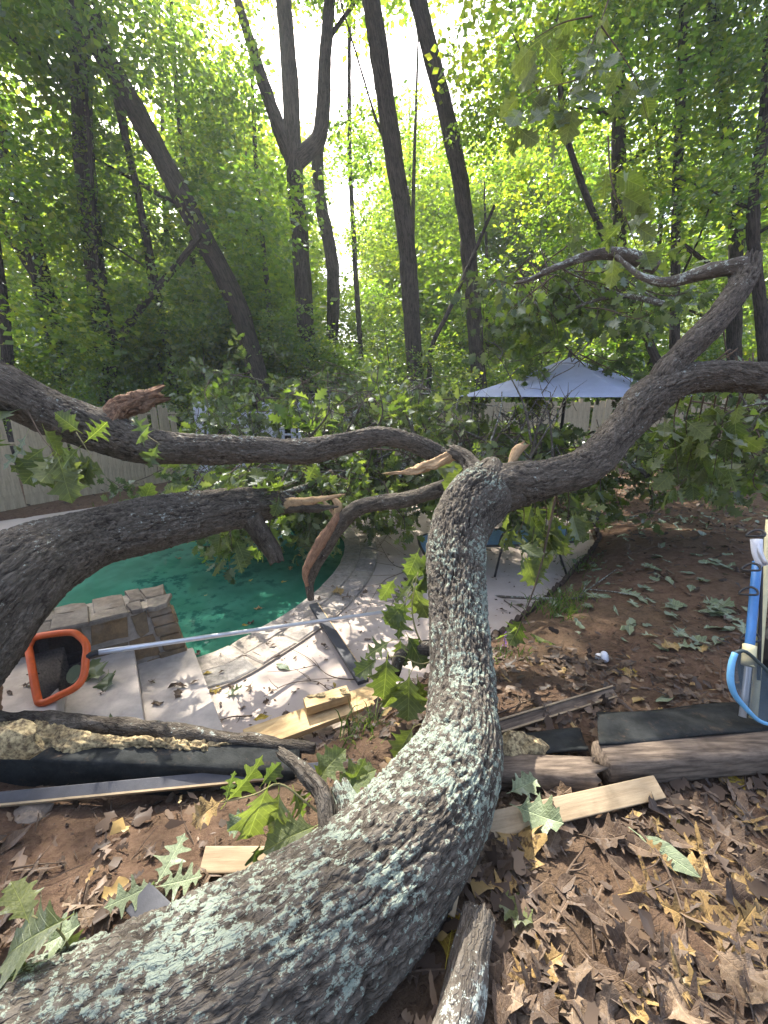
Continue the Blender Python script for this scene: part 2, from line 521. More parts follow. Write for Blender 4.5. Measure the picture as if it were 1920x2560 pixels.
def tube_data(pts, radii, around=8, step=None, bark=0.0, bscale=1.0, lump=.12, seed=0, cap=True, broken=0.0):
    q = np.array([list(p) + [r] for p, r in zip(pts, radii)], dtype=float)
    dense = catmull(q, 24) if len(q) > 1 else q
    seg = np.linalg.norm(np.diff(dense[:, :3], axis=0), axis=1)
    s = np.concatenate([[0], np.cumsum(seg)])
    step = step or max(.02, s[-1] / 20)
    n = max(2, int(s[-1] / step) + 1)
    ss = np.linspace(0, s[-1], n)
    P = np.stack([np.interp(ss, s, dense[:, k]) for k in range(3)], 1)
    rr = np.maximum(np.interp(ss, s, dense[:, 3]), .0005)
    T = np.gradient(P, axis=0)
    T /= np.linalg.norm(T, axis=1)[:, None] + 1e-12
    x = np.cross(T[0], [0, 0, 1.0])
    if np.linalg.norm(x) < .1:
        x = np.cross(T[0], [0, 1.0, 0])
    x /= np.linalg.norm(x)
    X = np.zeros_like(P)
    for i in range(n):
        x = x - T[i] * x.dot(T[i])
        x /= np.linalg.norm(x)
        X[i] = x
    Y = np.cross(T, X)
    th = np.linspace(0, 2 * np.pi, around, endpoint=False)
    c, sn = np.cos(th), np.sin(th)
    TH = np.tile(th, n)
    S = np.repeat(ss, around)
    RR = np.repeat(rr, around)
    r0 = float(np.mean(rr))
    cx, sx = np.cos(TH), np.sin(TH)
    base = np.stack([cx * RR, sx * RR, S], 1)
    ridge = np.full(len(S), .6)
    rad = RR * (1 + lump * fbm(np.stack([cx * 1.3, sx * 1.3, S / max(r0, .02) * .45], 1) + seed * 7.7, 2))
    if bark > 0:
        k = 1.0 / (.020 * bscale)
        wob = fbm(np.stack([cx * RR * 9, sx * RR * 9, S * 7], 1) + seed, 2) * .02
        q3 = np.stack([cx * r0 * k * .55 + wob * 30, sx * r0 * k * .55, S * k * .12], 1) + seed * 3.1
        q4 = np.stack([cx * r0 * k * 1.1, sx * r0 * k * 1.1 + wob * 30, S * k * .3], 1) + seed * 5.1
        if around >= 50:
            kk = 1.0 / (.035 * bscale)
            wq = fbm(np.stack([cx * RR * 16, sx * RR * 16, S * 9], 1) + seed * 2.3, 3)
            w2 = fbm(np.stack([cx * RR * 16, sx * RR * 16, S * 9], 1) + seed * 1.3 + 40, 3)
            wp = np.stack([wq * .55, w2 * .55, wq * .3], 1)
            st = lambda v, w: (lambda t: t * t * (3 - 2 * t))(np.clip(v / w, 0, 1))
            g1 = st(np.abs(vn(np.stack([cx * r0 * kk, sx * r0 * kk, S * kk * .2], 1) + wp + seed * 11.3)), .26)
            g2 = st(np.abs(vn(np.stack([cx * r0 * kk * 2.1, sx * r0 * kk * 2.1, S * kk * .4], 1) + wp * 1.7 + seed * 5.1)), .22)
            e = st(worley(np.stack([cx * r0 * kk * .9, sx * r0 * kk * .9, S * kk * .3], 1) + wp * 1.4 + seed * 3.7), .2)
            dep = np.clip(.65 + .7 * vn(np.stack([cx * RR * 5, sx * RR * 5, S * 3], 1) + seed + 60), .3, 1.2)
            g = (.36 * g1 + .30 * g2 + .34 * e) * dep
            fine = vn(np.stack([cx * RR * 95, sx * RR * 95, S * 55], 1)) + .6 * vn(np.stack([cx * RR * 210, sx * RR * 210, S * 120], 1) + 5)
            ridge = np.clip(.36 * g1 + .30 * g2 + .34 * e + fine * .12, 0, 1)
            rad = rad + bark * (g - .7) + bark * .24 * fine * (.3 + .7 * g) + bark * .5 * (vn(q3 * .4))
        else:
            a = np.abs(vn(q3))
            b = np.abs(vn(q4))
            ridge = np.clip(a * 1.9, 0, 1) ** .6 * .65 + np.clip(b * 1.8, 0, 1) ** .7 * .35
            rad = rad + bark * (ridge - .55) + bark * .25 * vn(np.stack([cx * RR * 90, sx * RR * 90, S * 60], 1))
    if broken > 0:
        last = np.arange(n).repeat(around)
        w = np.clip((last - (n - 4)) / 3.0, 0, 1)
        S2 = broken * w * np.abs(vn(np.stack([cx * 3.1, sx * 3.1, TH * 0 + seed], 1))) * 2
    V = (np.repeat(P, around, 0) + np.repeat(X, around, 0) * (np.tile(c, n) * rad)[:, None]
         + np.repeat(Y, around, 0) * (np.tile(sn, n) * rad)[:, None])
    if broken > 0:
        V = V + np.repeat(T, around, 0) * S2[:, None]
    faces = []
    for i in range(n - 1):
        a0, b0 = i * around, (i + 1) * around
        for j in range(around):
            j2 = (j + 1) % around
            faces.append((a0 + j, a0 + j2, b0 + j2, b0 + j))
    V = list(V)
    ridge = [tuple(q) for q in np.stack([ridge, cx * RR + seed, sx * RR + seed * .7, S], 1)]
    if cap:
        V.append(P[0] - T[0] * rr[0] * .1)
        V.append(P[-1] + T[-1] * rr[-1] * (.1 if not broken else -.2))
        ridge += [(.5, seed, seed, 0), (.5, seed, seed, float(ss[-1]))]
        i0, i1 = len(V) - 2, len(V) - 1
        for j in range(around):
            faces.append((i0, (j + 1) % around, j))
            faces.append((i1, (n - 1) * around + j, (n - 1) * around + (j + 1) % around))
    return V, faces, ridge


def worley(p):
    i = np.floor(p).astype(int)
    f = p - i
    f1 = np.full(len(p), 9.0)
    f2 = np.full(len(p), 9.0)
    for a in (-1, 0, 1):
        for b in (-1, 0, 1):
            for c in (-1, 0, 1):
                h = _perm[(_perm[(_perm[(i[:, 0] + a) & 255] + i[:, 1] + b) & 255] + i[:, 2] + c) & 255]
                ox, oy, oz = _jit[h, 0], _jit[h, 1], _jit[h, 2]
                d = np.sqrt((a + ox - f[:, 0]) ** 2 + (b + oy - f[:, 1]) ** 2 + (c + oz - f[:, 2]) ** 2)
                f2 = np.minimum(f2, np.maximum(f1, d))
                f1 = np.minimum(f1, d)
    return f2 - f1


_jit = np.random.default_rng(8).uniform(0, 1, (256, 3))


class MB:
    """collects shapes into one mesh"""
    def __init__(s):
        s.v, s.f, s.m, s.a, s.r = [], [], [], [], []

    def add(s, v, f, mi=0, tint=.5, ridge=.6):
        o = len(s.v)
        s.v += [tuple(q) for q in v]
        s.f += [tuple(i + o for i in q) for q in f]
        s.m += [mi] * len(f)
        s.a += [tint] * len(v)
        s.r += list(ridge) if hasattr(ridge, '__len__') else [ridge] * len(v)
        return s

    def tube(s, pts, radii, around=6, mi=0, **kw):
        if not hasattr(radii, '__len__'):
            radii = [radii] * len(pts)
        v, f, r = tube_data(pts, radii, around, **kw)
        return s.add(v, f, mi, .5, r)

    def box(s, mtx, sx, sy, sz, mi=0, jit=0.0):
        v = [mtx @ Vector((x * sx / 2 + random.uniform(-jit, jit), y * sy / 2 + random.uniform(-jit, jit), z * sz / 2 + random.uniform(-jit, jit)))
             for x in (-1, 1) for y in (-1, 1) for z in (-1, 1)]
        return s.add(v, [(0, 1, 3, 2), (4, 6, 7, 5), (0, 4, 5, 1), (2, 3, 7, 6), (0, 2, 6, 4), (1, 5, 7, 3)], mi)

    def mesh(s, name, mats, smooth=False):
        return mesh(name, s.v, s.f, mats, smooth, None, {'tint': s.a, 'ridge': s.r}, s.m)

    def build(s, name, mats, parent=None, smooth=False, bevel=0.0):
        me = s.mesh(name, mats, smooth)
        if bevel:
            bm = bmesh.new()
            bm.from_mesh(me)
            bmesh.ops.bevel(bm, geom=bm.edges[:], offset=bevel, segments=2, affect='EDGES', profile=.6, clamp_overlap=True)
            bm.to_mesh(me)
            bm.free()
        return link(name, me, parent)


def limb(name, pts, radii, mat, parent, around=40, step=.02, bark=.012, bscale=1.0, seed=0, lump=.12, broken=0.0):
    v, f, r = tube_data(pts, radii, around, step, bark, bscale, lump, seed, True, broken)
    return link(name, mesh(name, v, f, M[mat], True, None, {'ridge': r, 'tint': [.5] * len(v)}), parent)


def lpx(pts):      # (px, py, zc, width px) -> points and radii
    return [at(a, b, z) for a, b, z, w in pts], [w / 2 * z / F for a, b, z, w in pts]


# leaves -------------------------------------------------------------
OAK_A = [(0, .012), (.06, .03), (.12, .06), (.17, .14), (.195, .25), (.225, .2), (.25, .11), (.29, .09), (.34, .15), (.38, .29), (.405, .41), (.44, .42), (.455, .3), (.475, .16), (.51, .09), (.56, .1), (.61, .19), (.65, .31), (.69, .37), (.71, .3), (.725, .17), (.755, .08), (.80, .07), (.84, .11), (.88, .17), (.905, .12), (.93, .06), (1.0, .004)]
OAK_B = [(0, .012), (.06, .04), (.12, .10), (.17, .19), (.2, .28), (.23, .25), (.26, .2), (.3, .2), (.34, .25), (.38, .34), (.41, .43), (.44, .45), (.465, .38), (.49, .3), (.53, .26), (.57, .27), (.62, .33), (.66, .40), (.70, .42), (.72, .36), (.74, .27), (.775, .21), (.81, .2), (.85, .23), (.885, .25), (.905, .18), (.93, .1), (1.0, .004)]
OVAL = [(0, .01), (.1, .07), (.25, .15), (.45, .2), (.6, .19), (.75, .14), (.88, .07), (1, .004)]
STAR = [(0, .012), (.12, .03), (.25, .07), (.3, .33), (.34, .30), (.37, .06), (.5, .06), (.575, .44), (.62, .4), (.61, .07), (.72, .06), (.79, .25), (.82, .21), (.82, .05), (.9, .03), (1.0, .004)]


def leaf_data(outline, seed, fold=.25, bend=.3, rip=.05, stem=.18):
    rs = random.Random(seed)
    v, f = [], []
    ph = rs.uniform(0, 6)
    tw = rs.uniform(-.5, .5)
    def z(x, y):
        return fold * abs(y) + bend * (x - .3) ** 2 * (1 if x > .3 else .4) + rip * math.sin(x * 9 + ph) * abs(y) * 3 + tw * y * x * .6
    for side in (1, -1):
        o = len(v)
        js = [rs.uniform(.88, 1.12) for _ in outline]
        for (x, y), j in zip(outline, js):
            yy = y * j * side
            v.append((x, 0, z(x, 0)))
            v.append((x, yy * .55, z(x, yy * .55)))
            v.append((min(1, x + .02 * (j - 1) * 5), yy, z(x, yy)))
        for i in range(len(outline) - 1):
            a, b = o + 3 * i, o + 3 * i + 3
            for q in ((a, b, b + 1, a + 1), (a + 1, b + 1, b + 2, a + 2)):
                f.append(q if side < 0 else q[::-1])
    w = .008
    o = len(v)
    v += [(-stem, -w, .02), (-stem, w, .02), (.02, w, z(0, 0)), (.02, -w, z(0, 0))]
    f.append((o, o + 3, o + 2, o + 1))
    return [Vector(q) for q in v], f


def leaf_mesh(name, outline, seed, mat, **kw):
    v, f = leaf_data(outline, seed, **kw)
    return mesh(name, v, f, M[mat], True, None, {'tint': [random.Random(seed).uniform(.1, .9)] * len(v)})


GREEN = [leaf_mesh('oak_leaf_green', (OAK_B, OAK_A, OAK_B)[k % 3], 20 + k, 'oak_leaf', bend=random.uniform(-.4, .5), fold=random.uniform(.05, .4)) for k in range(9)]
WILT = [leaf_mesh('oak_leaf_wilted', (OAK_B, OAK_A)[k % 2], 40 + k, 'wilted_leaf', bend=random.uniform(-.5, .7), fold=random.uniform(.2, .8), rip=.12) for k in range(6)]
DRY = [leaf_mesh('oak_leaf_dry', (OAK_A, STAR, OAK_B, OVAL)[k % 4], 60 + k, 'dry_leaf', bend=random.uniform(-.5, .8), fold=random.uniform(-.3, .8), rip=.16) for k in range(12)]
TAN = [leaf_mesh('oak_leaf_tan', (STAR, OAK_B, OAK_A)[k % 3], 80 + k, 'tan_leaf', bend=random.uniform(-.2, .4), fold=random.uniform(0, .35), rip=.1) for k in range(6)]
PALE = [leaf_mesh('oak_leaf_pale', (OAK_B, OAK_A, OVAL)[k % 3], 100 + k, 'pale_leaf', bend=random.uniform(-.2, .3), fold=random.uniform(0, .3), rip=.08) for k in range(6)]
YEL = [leaf_mesh('leaf_yellow', (OVAL, OAK_B)[k % 2], 120 + k, 'yellow_leaf', bend=random.uniform(-.2, .4), fold=random.uniform(0, .5), rip=.12) for k in range(4)]


# ------------------------------------------------------------------ ground plan
def closed(pts, n):
    P = [np.array(p, dtype=float) for p in pts]
    out = []
    L = len(P)
    for i in range(L):
        a, b, c, d = P[i - 1], P[i], P[(i + 1) % L], P[(i + 2) % L]
        for k in range(n):
            t = k / n
            out.append(.5 * (2 * b + (c - a) * t + (2 * a - 5 * b + 4 * c - d) * t * t + (3 * b - a - 3 * c + d) * t ** 3))
    return np.array(out)


POOL = closed([(-1.62, 2.97), (-1.2, 3.38), (-.76, 4.17), (-.53, 5.2), (-.66, 6.3), (-1.2, 7.2), (-2.2, 7.5), (-3.4, 7.1),
               (-4.5, 6.2), (-5.0, 5.0), (-4.4, 3.9), (-3.2, 3.35), (-2.3, 3.2)], 8)
PATIO = np.array([(-1.05, 1.86), (-.44, 2.03), (.2, 2.62), (.75, 3.1), (1.28, 3.59), (1.8, 4.15), (2.3, 4.75), (2.8, 5.35), (3.2, 5.95), (3.42, 6.6), (3.1, 7.4),
                  (2.0, 8.2), (.5, 8.8), (-1.5, 9.15), (-3.3, 9.1), (-4.2, 9.1), (-5.5, 8.1), (-6.75, 7.0), (-8.2, 5.6), (-7.2, 3.9), (-5.5, 3.3),
                  (-3.3, 3.1), (-2.9, 2.8), (-1.5, 2.0)])


def inside(poly, x, y):
    x, y = np.asarray(x, dtype=float), np.asarray(y, dtype=float)
    r = np.zeros(x.shape, dtype=bool)
    n = len(poly)
    j = n - 1
    for i in range(n):
        xi, yi, xj, yj = *poly[i], *poly[j]
        c = ((yi > y) != (yj > y)) & (x < (xj - xi) * (y - yi) / (yj - yi + 1e-12) + xi)
        r ^= c
        j = i
    return r


def dist(poly, x, y):
    x, y = np.asarray(x, dtype=float), np.asarray(y, dtype=float)
    d = np.full(x.shape, 1e9)
    for i in range(len(poly)):
        a, b = poly[i - 1], poly[i]
        ab = b - a
        t = np.clip(((x - a[0]) * ab[0] + (y - a[1]) * ab[1]) / (ab @ ab + 1e-12), 0, 1)
        d = np.minimum(d, np.hypot(x - a[0] - t * ab[0], y - a[1] - t * ab[1]))
    return d


def ground(x, y, rough=True):
    x, y = np.asarray(x, dtype=float).ravel(), np.asarray(y, dtype=float).ravel()
    d = dist(PATIO, x, y)
    ins = inside(PATIO, x, y)
    sx = np.clip((x - .2) / 1.4, 0, 1)
    fall = .38 + .6 * sx - .2 * np.clip((-x - 1.6) / .8, 0, 1)
    near = .03 + .52 * (1 - np.exp(-d / fall))
    far = .02 + .45 * (1 - np.exp(-d / 7))
    w = np.clip((y - 4.5) / 3, 0, 1)
    w = w * w * (3 - 2 * w)
    z = near * (1 - w) + far * w
    if rough:
        p = np.stack([x, y, x * 0], 1)
        k = np.clip(d / .3, 0, 1)
        z = z + k * (.03 * fbm(p * 1.3, 2) + .022 * fbm(p * 5 + 9, 3))
        big = np.clip((np.hypot(x, y) - 16) / 20, 0, 1)
        z = z + big * 1.2 * fbm(p * .06 + 3, 2)
    z[ins] = -.12 if d.size else z[ins]
    return z


def gz(x, y):
    return float(ground([x], [y])[0])


# terrain: one sheet, fine near the camera and coarse to the horizon
def axis(lo, hi, step, far):
    a = list(np.arange(lo, hi, step))
    g, p = step, a[-1]
    up, dn = [], []
    while p < far:
        g *= 1.22
        p += g
        up.append(p)
    g, p = step, a[0]
    while p > -far:
        g *= 1.22
        p -= g
        dn.append(p)
    return np.array(dn[::-1] + a + up)


XS, YS = axis(-3.2, 5.0, .04, 300), axis(.2, 7.5, .045, 300)
GX, GY = np.meshgrid(XS, YS)
GZ = ground(GX, GY)
fine = np.clip(1 - np.hypot(GX.ravel(), GY.ravel()) / 9, 0, 1)
GZ = np.where(inside(PATIO, GX.ravel(), GY.ravel()), GZ, GZ + fine * .016 * fbm(np.stack([GX.ravel() * 16, GY.ravel() * 16, GX.ravel() * 0], 1), 3))
nx, ny = len(XS), len(YS)
cxx, cyy = (XS[:-1] + XS[1:]) / 2, (YS[:-1] + YS[1:]) / 2
CX, CY = np.meshgrid(cxx, cyy)
keep = ~(inside(POOL, CX, CY))
tv = np.stack([GX.ravel(), GY.ravel(), GZ], 1)
tf = [(j * nx + i, j * nx + i + 1, (j + 1) * nx + i + 1, (j + 1) * nx + i) for j in range(ny - 1) for i in range(nx - 1) if keep[j, i]]
gobj = link('ground', mesh('ground', tv, tf, M['dirt'], True))
tag(gobj, kind='structure')

# patio: a slab with the pool cut out
bm = bmesh.new()
loops = []
for poly in (PATIO, POOL):
    vs_ = [bm.verts.new((p[0], p[1], 0)) for p in poly]
    loops += [bm.edges.new((vs_[i - 1], vs_[i])) for i in range(len(vs_))]
bmesh.ops.triangle_fill(bm, use_beauty=True, use_dissolve=False, edges=loops, normal=(0, 0, 1))
for f in [f for f in bm.faces if inside(POOL, [f.calc_center_median().x], [f.calc_center_median().y])[0]]:
    bm.faces.remove(f)
ex = bmesh.ops.extrude_face_region(bm, geom=bm.faces[:])
for g in ex['geom']:
    if isinstance(g, bmesh.types.BMVert):
        g.co.z = -.1
bmesh.ops.recalc_face_normals(bm, faces=bm.faces[:])
me = bpy.data.meshes.new('patio')
bm.to_mesh(me)
bm.free()
me.materials.append(M['patio'])
tag(link('patio', me), kind='structure')

# pool: wall, water, mortar bed, coping stones
n = len(POOL)
pv = [(p[0], p[1], .018) for p in POOL] + [(p[0], p[1], -1.3) for p in POOL]
pool = link('pool', mesh('pool', pv, [(i, (i + 1) % n, n + (i + 1) % n, n + i) for i in range(n)], M['tile']))
tag(pool, kind='structure')
ctr = POOL.mean(0)
gridn = 14
wv, wf = [(ctr[0], ctr[1], -.11)], []
for k in range(1, gridn + 1):
    for p in POOL:
        q = ctr + (p - ctr) * (k / gridn)
        wv.append((q[0], q[1], -.11))
for j in range(n):
    wf.append((0, 1 + j, 1 + (j + 1) % n))
    for k in range(gridn - 1):
        a = 1 + k * n
        wf.append((a + j, a + n + j, a + n + (j + 1) % n, a + (j + 1) % n))
tag(link('pool_water', mesh('pool_water', wv, wf, M['water'], True)), kind='structure')

tan = np.roll(POOL, -1, 0) - np.roll(POOL, 1, 0)
tan /= np.linalg.norm(tan, axis=1)[:, None]
nrm = np.stack([tan[:, 1], -tan[:, 0]], 1)
if ((POOL - ctr) * nrm).sum() < 0:
    nrm = -nrm
cum = np.concatenate([[0], np.cumsum(np.linalg.norm(np.diff(np.vstack([POOL, POOL[:1]]), axis=0), axis=1))])
per = cum[-1]


def pool_at(s, off):
    s = s % per
    P2, N2 = np.vstack([POOL, POOL[:1]]), np.vstack([nrm, nrm[:1]])
    p = np.array([np.interp(s, cum, P2[:, k]) for k in (0, 1)])
    q = np.array([np.interp(s, cum, N2[:, k]) for k in (0, 1)])
    return p + q / np.linalg.norm(q) * off


mv, mf = [], []
for i in range(n):
    a, b = POOL[i] - nrm[i] * .02, POOL[i] + nrm[i] * .44
    mv += [(a[0], a[1], .021), (b[0], b[1], .019), (a[0], a[1], -.05), (b[0], b[1], -.02)]
for i in range(n):
    a, b = 4 * i, 4 * ((i + 1) % n)
    mf += [(a, a + 1, b + 1, b), (a + 2, a, b, b + 2), (a + 1, a + 3, b + 3, b + 1)]
link('mortar_bed', mesh('mortar_bed', mv, mf, M['mortar']), pool)


def stone_prism(name, top, thick, mat, parent, inward=None, bev=.008):
    """an irregular flat stone: polygon top (3-D points), pushed back along -normal by thick"""
    top = [Vector(p) for p in top]
    c = sum(top, Vector()) / len(top)
    nn = Vector()
    for i in range(len(top)):
        nn += (top[i - 1] - c).cross(top[i] - c)
    nn.normalize()
    if inward is not None and nn.dot(inward) > 0:
        top = top[::-1]
        nn = -nn
    m = len(top)
    v = [c + (p - c) * .93 + nn * random.uniform(-.002, .003) for p in top] + [p - nn * bev for p in top] + [p - nn * thick for p in top] + [c + nn * .004]
    f = [(i, (i + 1) % m, 3 * m) for i in range(m)]
    for k in (0, 1):
        f += [(k * m + (i + 1) % m, k * m + i, (k + 1) * m + i, (k + 1) * m + (i + 1) % m) for i in range(m)]
    return link(name, mesh(name, v, f, M[mat]), parent)


for row, (o0, o1, ln) in enumerate(((-.03, .19, .27), (.205, .43, .30))):
    s = random.uniform(0, .1)
    while s < per - .12:
        L = ln * random.uniform(.7, 1.3)
        e = min(s + L, per)
        top = []
        z = .03 + random.uniform(-.003, .004)
        ja, jb = random.uniform(-.02, .02), random.uniform(-.02, .02)
        for (ss, oo) in ((s + .008, o0), (s + .008 + ja, o1), ((s + e) / 2, o1 + random.uniform(-.012, .02)), (e - .008 + jb, o1), (e - .008, o0), ((s + e) / 2, o0 - random.uniform(0, .01))):
            p = pool_at(ss, oo)
            top.append((p[0], p[1], z))
        cxy = np.mean([t[:2] for t in top], 0)
        s = e
        if cxy[0] < -1.7 and cxy[1] < 3.5 and cxy[0] > -3.2:
            continue
        stone_prism('coping_stone', top, .03, 'cop_stone', pool, Vector((0, 0, -1)))

# steps beside the stone wall, climbing to the left
U = Vector((-.83, -.55, 0)).normalized()
V = Vector((-U.y, U.x, 0)) * -1          # across the steps, away from the viewer
S0 = Vector((-1.03, 2.17, 0))            # near end of the first riser
steps = thing('steps', S0, None, None)
tag(steps, kind='structure')
for k in range(4):
    a = .4 * k
    c0 = S0 + U * a
    c0 = c0 - V * min(.5, (c0.y - 1.66) / .83)
    top = .15 * (k + 1)
    ln = .4 if k < 3 else .8
    pts = [c0, c0 + U * ln, S0 + U * (a + ln) + V * 1.0, S0 + U * a + V * 1.0]
    if k == 0:
        pts[3] = S0 + U * a + V * .98
    b = MB()
    v = [Vector((p.x, p.y, -.1)) for p in pts] + [Vector((p.x, p.y, top)) for p in pts]
    b.add(v, [(0, 3, 2, 1), (4, 5, 6, 7), (0, 1, 5, 4), (1, 2, 6, 5), (2, 3, 7, 6), (3, 0, 4, 7)])
    b.build('step', M['step'], steps, False, .012)

# stone wall between the steps and the pool
WT = .6
WR = Vector((-1.60, 2.93, 0))            # foot of its right end, front side
WL = 1.75
wall = thing('stone_wall', WR, 'low brown fieldstone wall with mortared flat cap beside the pool steps', 'wall')


def wallp(a, b, z):      # a along the wall to the left, b into its depth
    bat = .09 * z / WT
    return WR + U * (a + (bat if a < .3 else bat * 0)) + V * (b + bat * .4) + Vector((0, 0, z))


b = MB()
NA = 9
v, f = [], []
for i in range(NA + 1):
    a = WL * i / NA
    for bb, z in ((.012, -.1), (.012, WT - .014), (.33, WT - .014), (.33, -.5)):
        v.append(wallp(a if i else .012, bb, z))
for i in range(NA):
    for k in range(4):
        f.append((4 * i + k, 4 * i + (k + 1) % 4, 4 * i + 4 + (k + 1) % 4, 4 * i + 4 + k))
f += [(3, 2, 1, 0), (4 * NA, 4 * NA + 1, 4 * NA + 2, 4 * NA + 3)]
b.add(v, f)
b.build('mortar_core', M['mortar'], wall)
front = -V
rows = [(-.06, .15), (.17, .36), (.38, .56)]
for z0, z1 in rows:
    a = .14
    while a < WL - .1:
        w = random.uniform(.17, .34)
        j = lambda: random.uniform(-.028, .028)
        e = min(a + w, WL - .02)
        top = [wallp(a + .018 + j() * .5, .008, z0 + j() * .6), wallp((a + e) / 2, .004, z0 + j()), wallp(e - .012 + j() * .5, .008, z0 + j() * .6), wallp(e - .012 + j(), .008, z1 + j() * .6),
               wallp((a + e) / 2 + j(), .004, z1 + j() * .5), wallp(a + .012 + j(), .008, z1 + j() * .6)]
        stone_prism('stone', top, .06, 'wall_stone', wall, V, .015)
        a = e
z = -.08
while z < WT - .06:                      # stacked end of the wall, facing the pool
    h = random.uniform(.055, .095)
    z1 = min(z + h, WT - .03)
    d0 = random.uniform(.12, .22)
    for q0, q1 in ((-.012, d0), (d0 + .012, .345)):
        o = -.03 + random.uniform(-.022, .012)
        jj = lambda: random.uniform(-.008, .008)
        b = MB()
        v = []
        for aa in (o, .14 + random.uniform(-.03, .03)):
            for bb in (q0 + jj(), q1 + jj()):
                for zz in (z + .006 + jj() * .6, z1 - .004 + jj() * .6):
                    v.append(wallp(aa, bb, zz))
        b.add(v, [(0, 1, 3, 2), (4, 6, 7, 5), (0, 4, 5, 1), (2, 3, 7, 6), (0, 2, 6, 4), (1, 5, 7, 3)])
        b.build('stone', M['wall_stone'], wall, False, .012)
    z = z1
a = -.045
while a < WL:                            # cap stones
    w = random.uniform(.16, .3)
    e = a + w
    sp = random.uniform(.12, .24)
    for q0, q1 in ((-.035, sp - .012), (sp + .012, .375)):
        j = lambda: random.uniform(-.032, .026)
        zt = WT + random.uniform(-.008, .012)
        top = [wallp(a + .012 + j(), q0 + j() * .6, zt), wallp((a + e) / 2 + j(), q0 + j() * .6, zt), wallp(e - .012 + j(), q0 + j() * .6, zt), wallp(e - .01 + j(), q1 + j() * .6, zt), wallp((a + e) / 2 + j(), q1 + j(), zt), wallp(a + .012 + j(), q1 + j(), zt)]
        stone_prism('cap_stone', top, .034, 'cap_stone', wall, Vector((0, 0, -1)), .012)
    a = e

# ------------------------------------------------------------------ fences
def fence(name, A, B, label, mat, h=1.83, w=.14, gap=.006, lean=0.02, skip=(), dog=.03, back=1, seed=0):
    rs = random.Random(seed)
    A, B = Vector((A[0], A[1], 0)), Vector((B[0], B[1], 0))
    d = (B - A).normalized()
    nrm_ = Vector((-d.y, d.x, 0)) * back
    t = thing(name, (A.x, A.y, gz(A.x, A.y)), label, 'fence')
    b = MB()
    W, hh, th = w / 2, h, .016
    v = [(x, y, z) for y in (-th / 2, th / 2) for x, z in ((-W, 0), (W, 0), (W, hh - dog), (W - dog, hh), (-W + dog, hh), (-W, hh - dog))]
    b.add(v, [tuple(range(6)), tuple(range(11, 5, -1))] + [(i, 6 + i, 6 + (i + 1) % 6, (i + 1) % 6) for i in range(6)])
    pm = b.mesh('picket', M[mat])
    L = (B - A).length
    n_ = int(L / (w + gap))
    for i in range(n_):
        if i in skip:
            continue
        p = A + d * ((i + .5) * (w + gap))
        z = gz(p.x, p.y)
        m = Matrix.Translation((p.x, p.y, z - .03 + rs.uniform(-.02, .02))) @ Matrix.Rotation(math.atan2(d.y, d.x), 4, 'Z') @ Matrix.Rotation(rs.gauss(0, lean), 4, 'Y') @ Matrix.Rotation(rs.gauss(0, .012), 4, 'X')
        link('picket', pm, t, m)
    for zz in (.35, .95, 1.55):
        p0, p1 = A + nrm_ * .035, B + nrm_ * .035
        z0, z1 = gz(A.x, A.y) + zz, gz(B.x, B.y) + zz
        b = MB()
        b.tube([(p0.x, p0.y, z0), ((p0.x + p1.x) / 2, (p0.y + p1.y) / 2, (z0 + z1) / 2), (p1.x, p1.y, z1)], .035, 4, lump=0, step=1.0)
        b.build('rail', M[mat], t)
    k = 0
    while k * 2.4 <= L:
        p = A + d * min(k * 2.4, L) + nrm_ * .11
        b = MB()
        b.box(Matrix.Translation((p.x, p.y, gz(p.x, p.y) + .8)) @ Matrix.Rotation(math.atan2(d.y, d.x), 4, 'Z'), .09, .09, 2.0)
        b.build('post', M[mat], t)
        k += 1
    return t


fence('wooden_fence', (-9.8, 3.7), (-5.0, 10.4), 'tall weathered brown board fence on the left beyond the pool deck', 'picket', seed=1, w=.145)
fence('white_picket_fence', (-4.75, 10.75), (-1.9, 11.6), 'pale whitewashed picket fence with missing boards half hidden by fallen branches', 'white_picket', gap=.035, lean=.035, skip=(2, 3, 4, 8, 13), seed=2, w=.13)
fence('wooden_fence', (-1.8, 11.8), (13.5, 11.6), 'shaded grey board fence at the back behind the umbrella', 'picket', seed=3, w=.15, h=1.75)

# ------------------------------------------------------------------ patio umbrella
UC = Vector((2.54, 6.05, 0))
um = thing('patio_umbrella', UC, 'open lilac grey patio umbrella with oak leaves lying on its canopy', 'umbrella')
ER, EZ, TZ = 1.52, 2.12, 2.64
rim, mids = [], []
for k in range(8):
    a = R(45 * k + 5)
    rim.append(UC + Vector((math.cos(a) * ER, math.sin(a) * ER, EZ)))
top = UC + Vector((0, 0, TZ))
for k in range(8):
    p, q = rim[k], rim[(k + 1) % 8]
    v, f = [], []
    NR = 8
    for i in range(NR + 1):
        t = i / NR
        for j in range(NR + 1):
            s = j / NR
            e = p.lerp(q, s)
            x = top.lerp(e, t)
            sag = .03 * math.sin(math.pi * t) + .022 * math.sin(math.pi * s) * t * (1 - t * .8)
            e2 = (UC - x).normalized()
            v.append(x - Vector((0, 0, sag)) + Vector((e2.x, e2.y, 0)) * .03 * math.sin(math.pi * s) * t * t)
    for i in range(NR):
        for j in range(NR):
            a = i * (NR + 1) + j
            f.append((a, a + NR + 1, a + NR + 2, a + 1))
    o = link('canopy_panel', mesh('canopy_panel', v, f, M['canvas'], True), um)
    b = MB()
    b.tube([top - Vector((0, 0, .08)), top.lerp(p, .5) - Vector((0, 0, .085)), p - Vector((0, 0, .02))], .011, 5, lump=0)
    b.build('rib', M['bronze'], um)
b = MB()
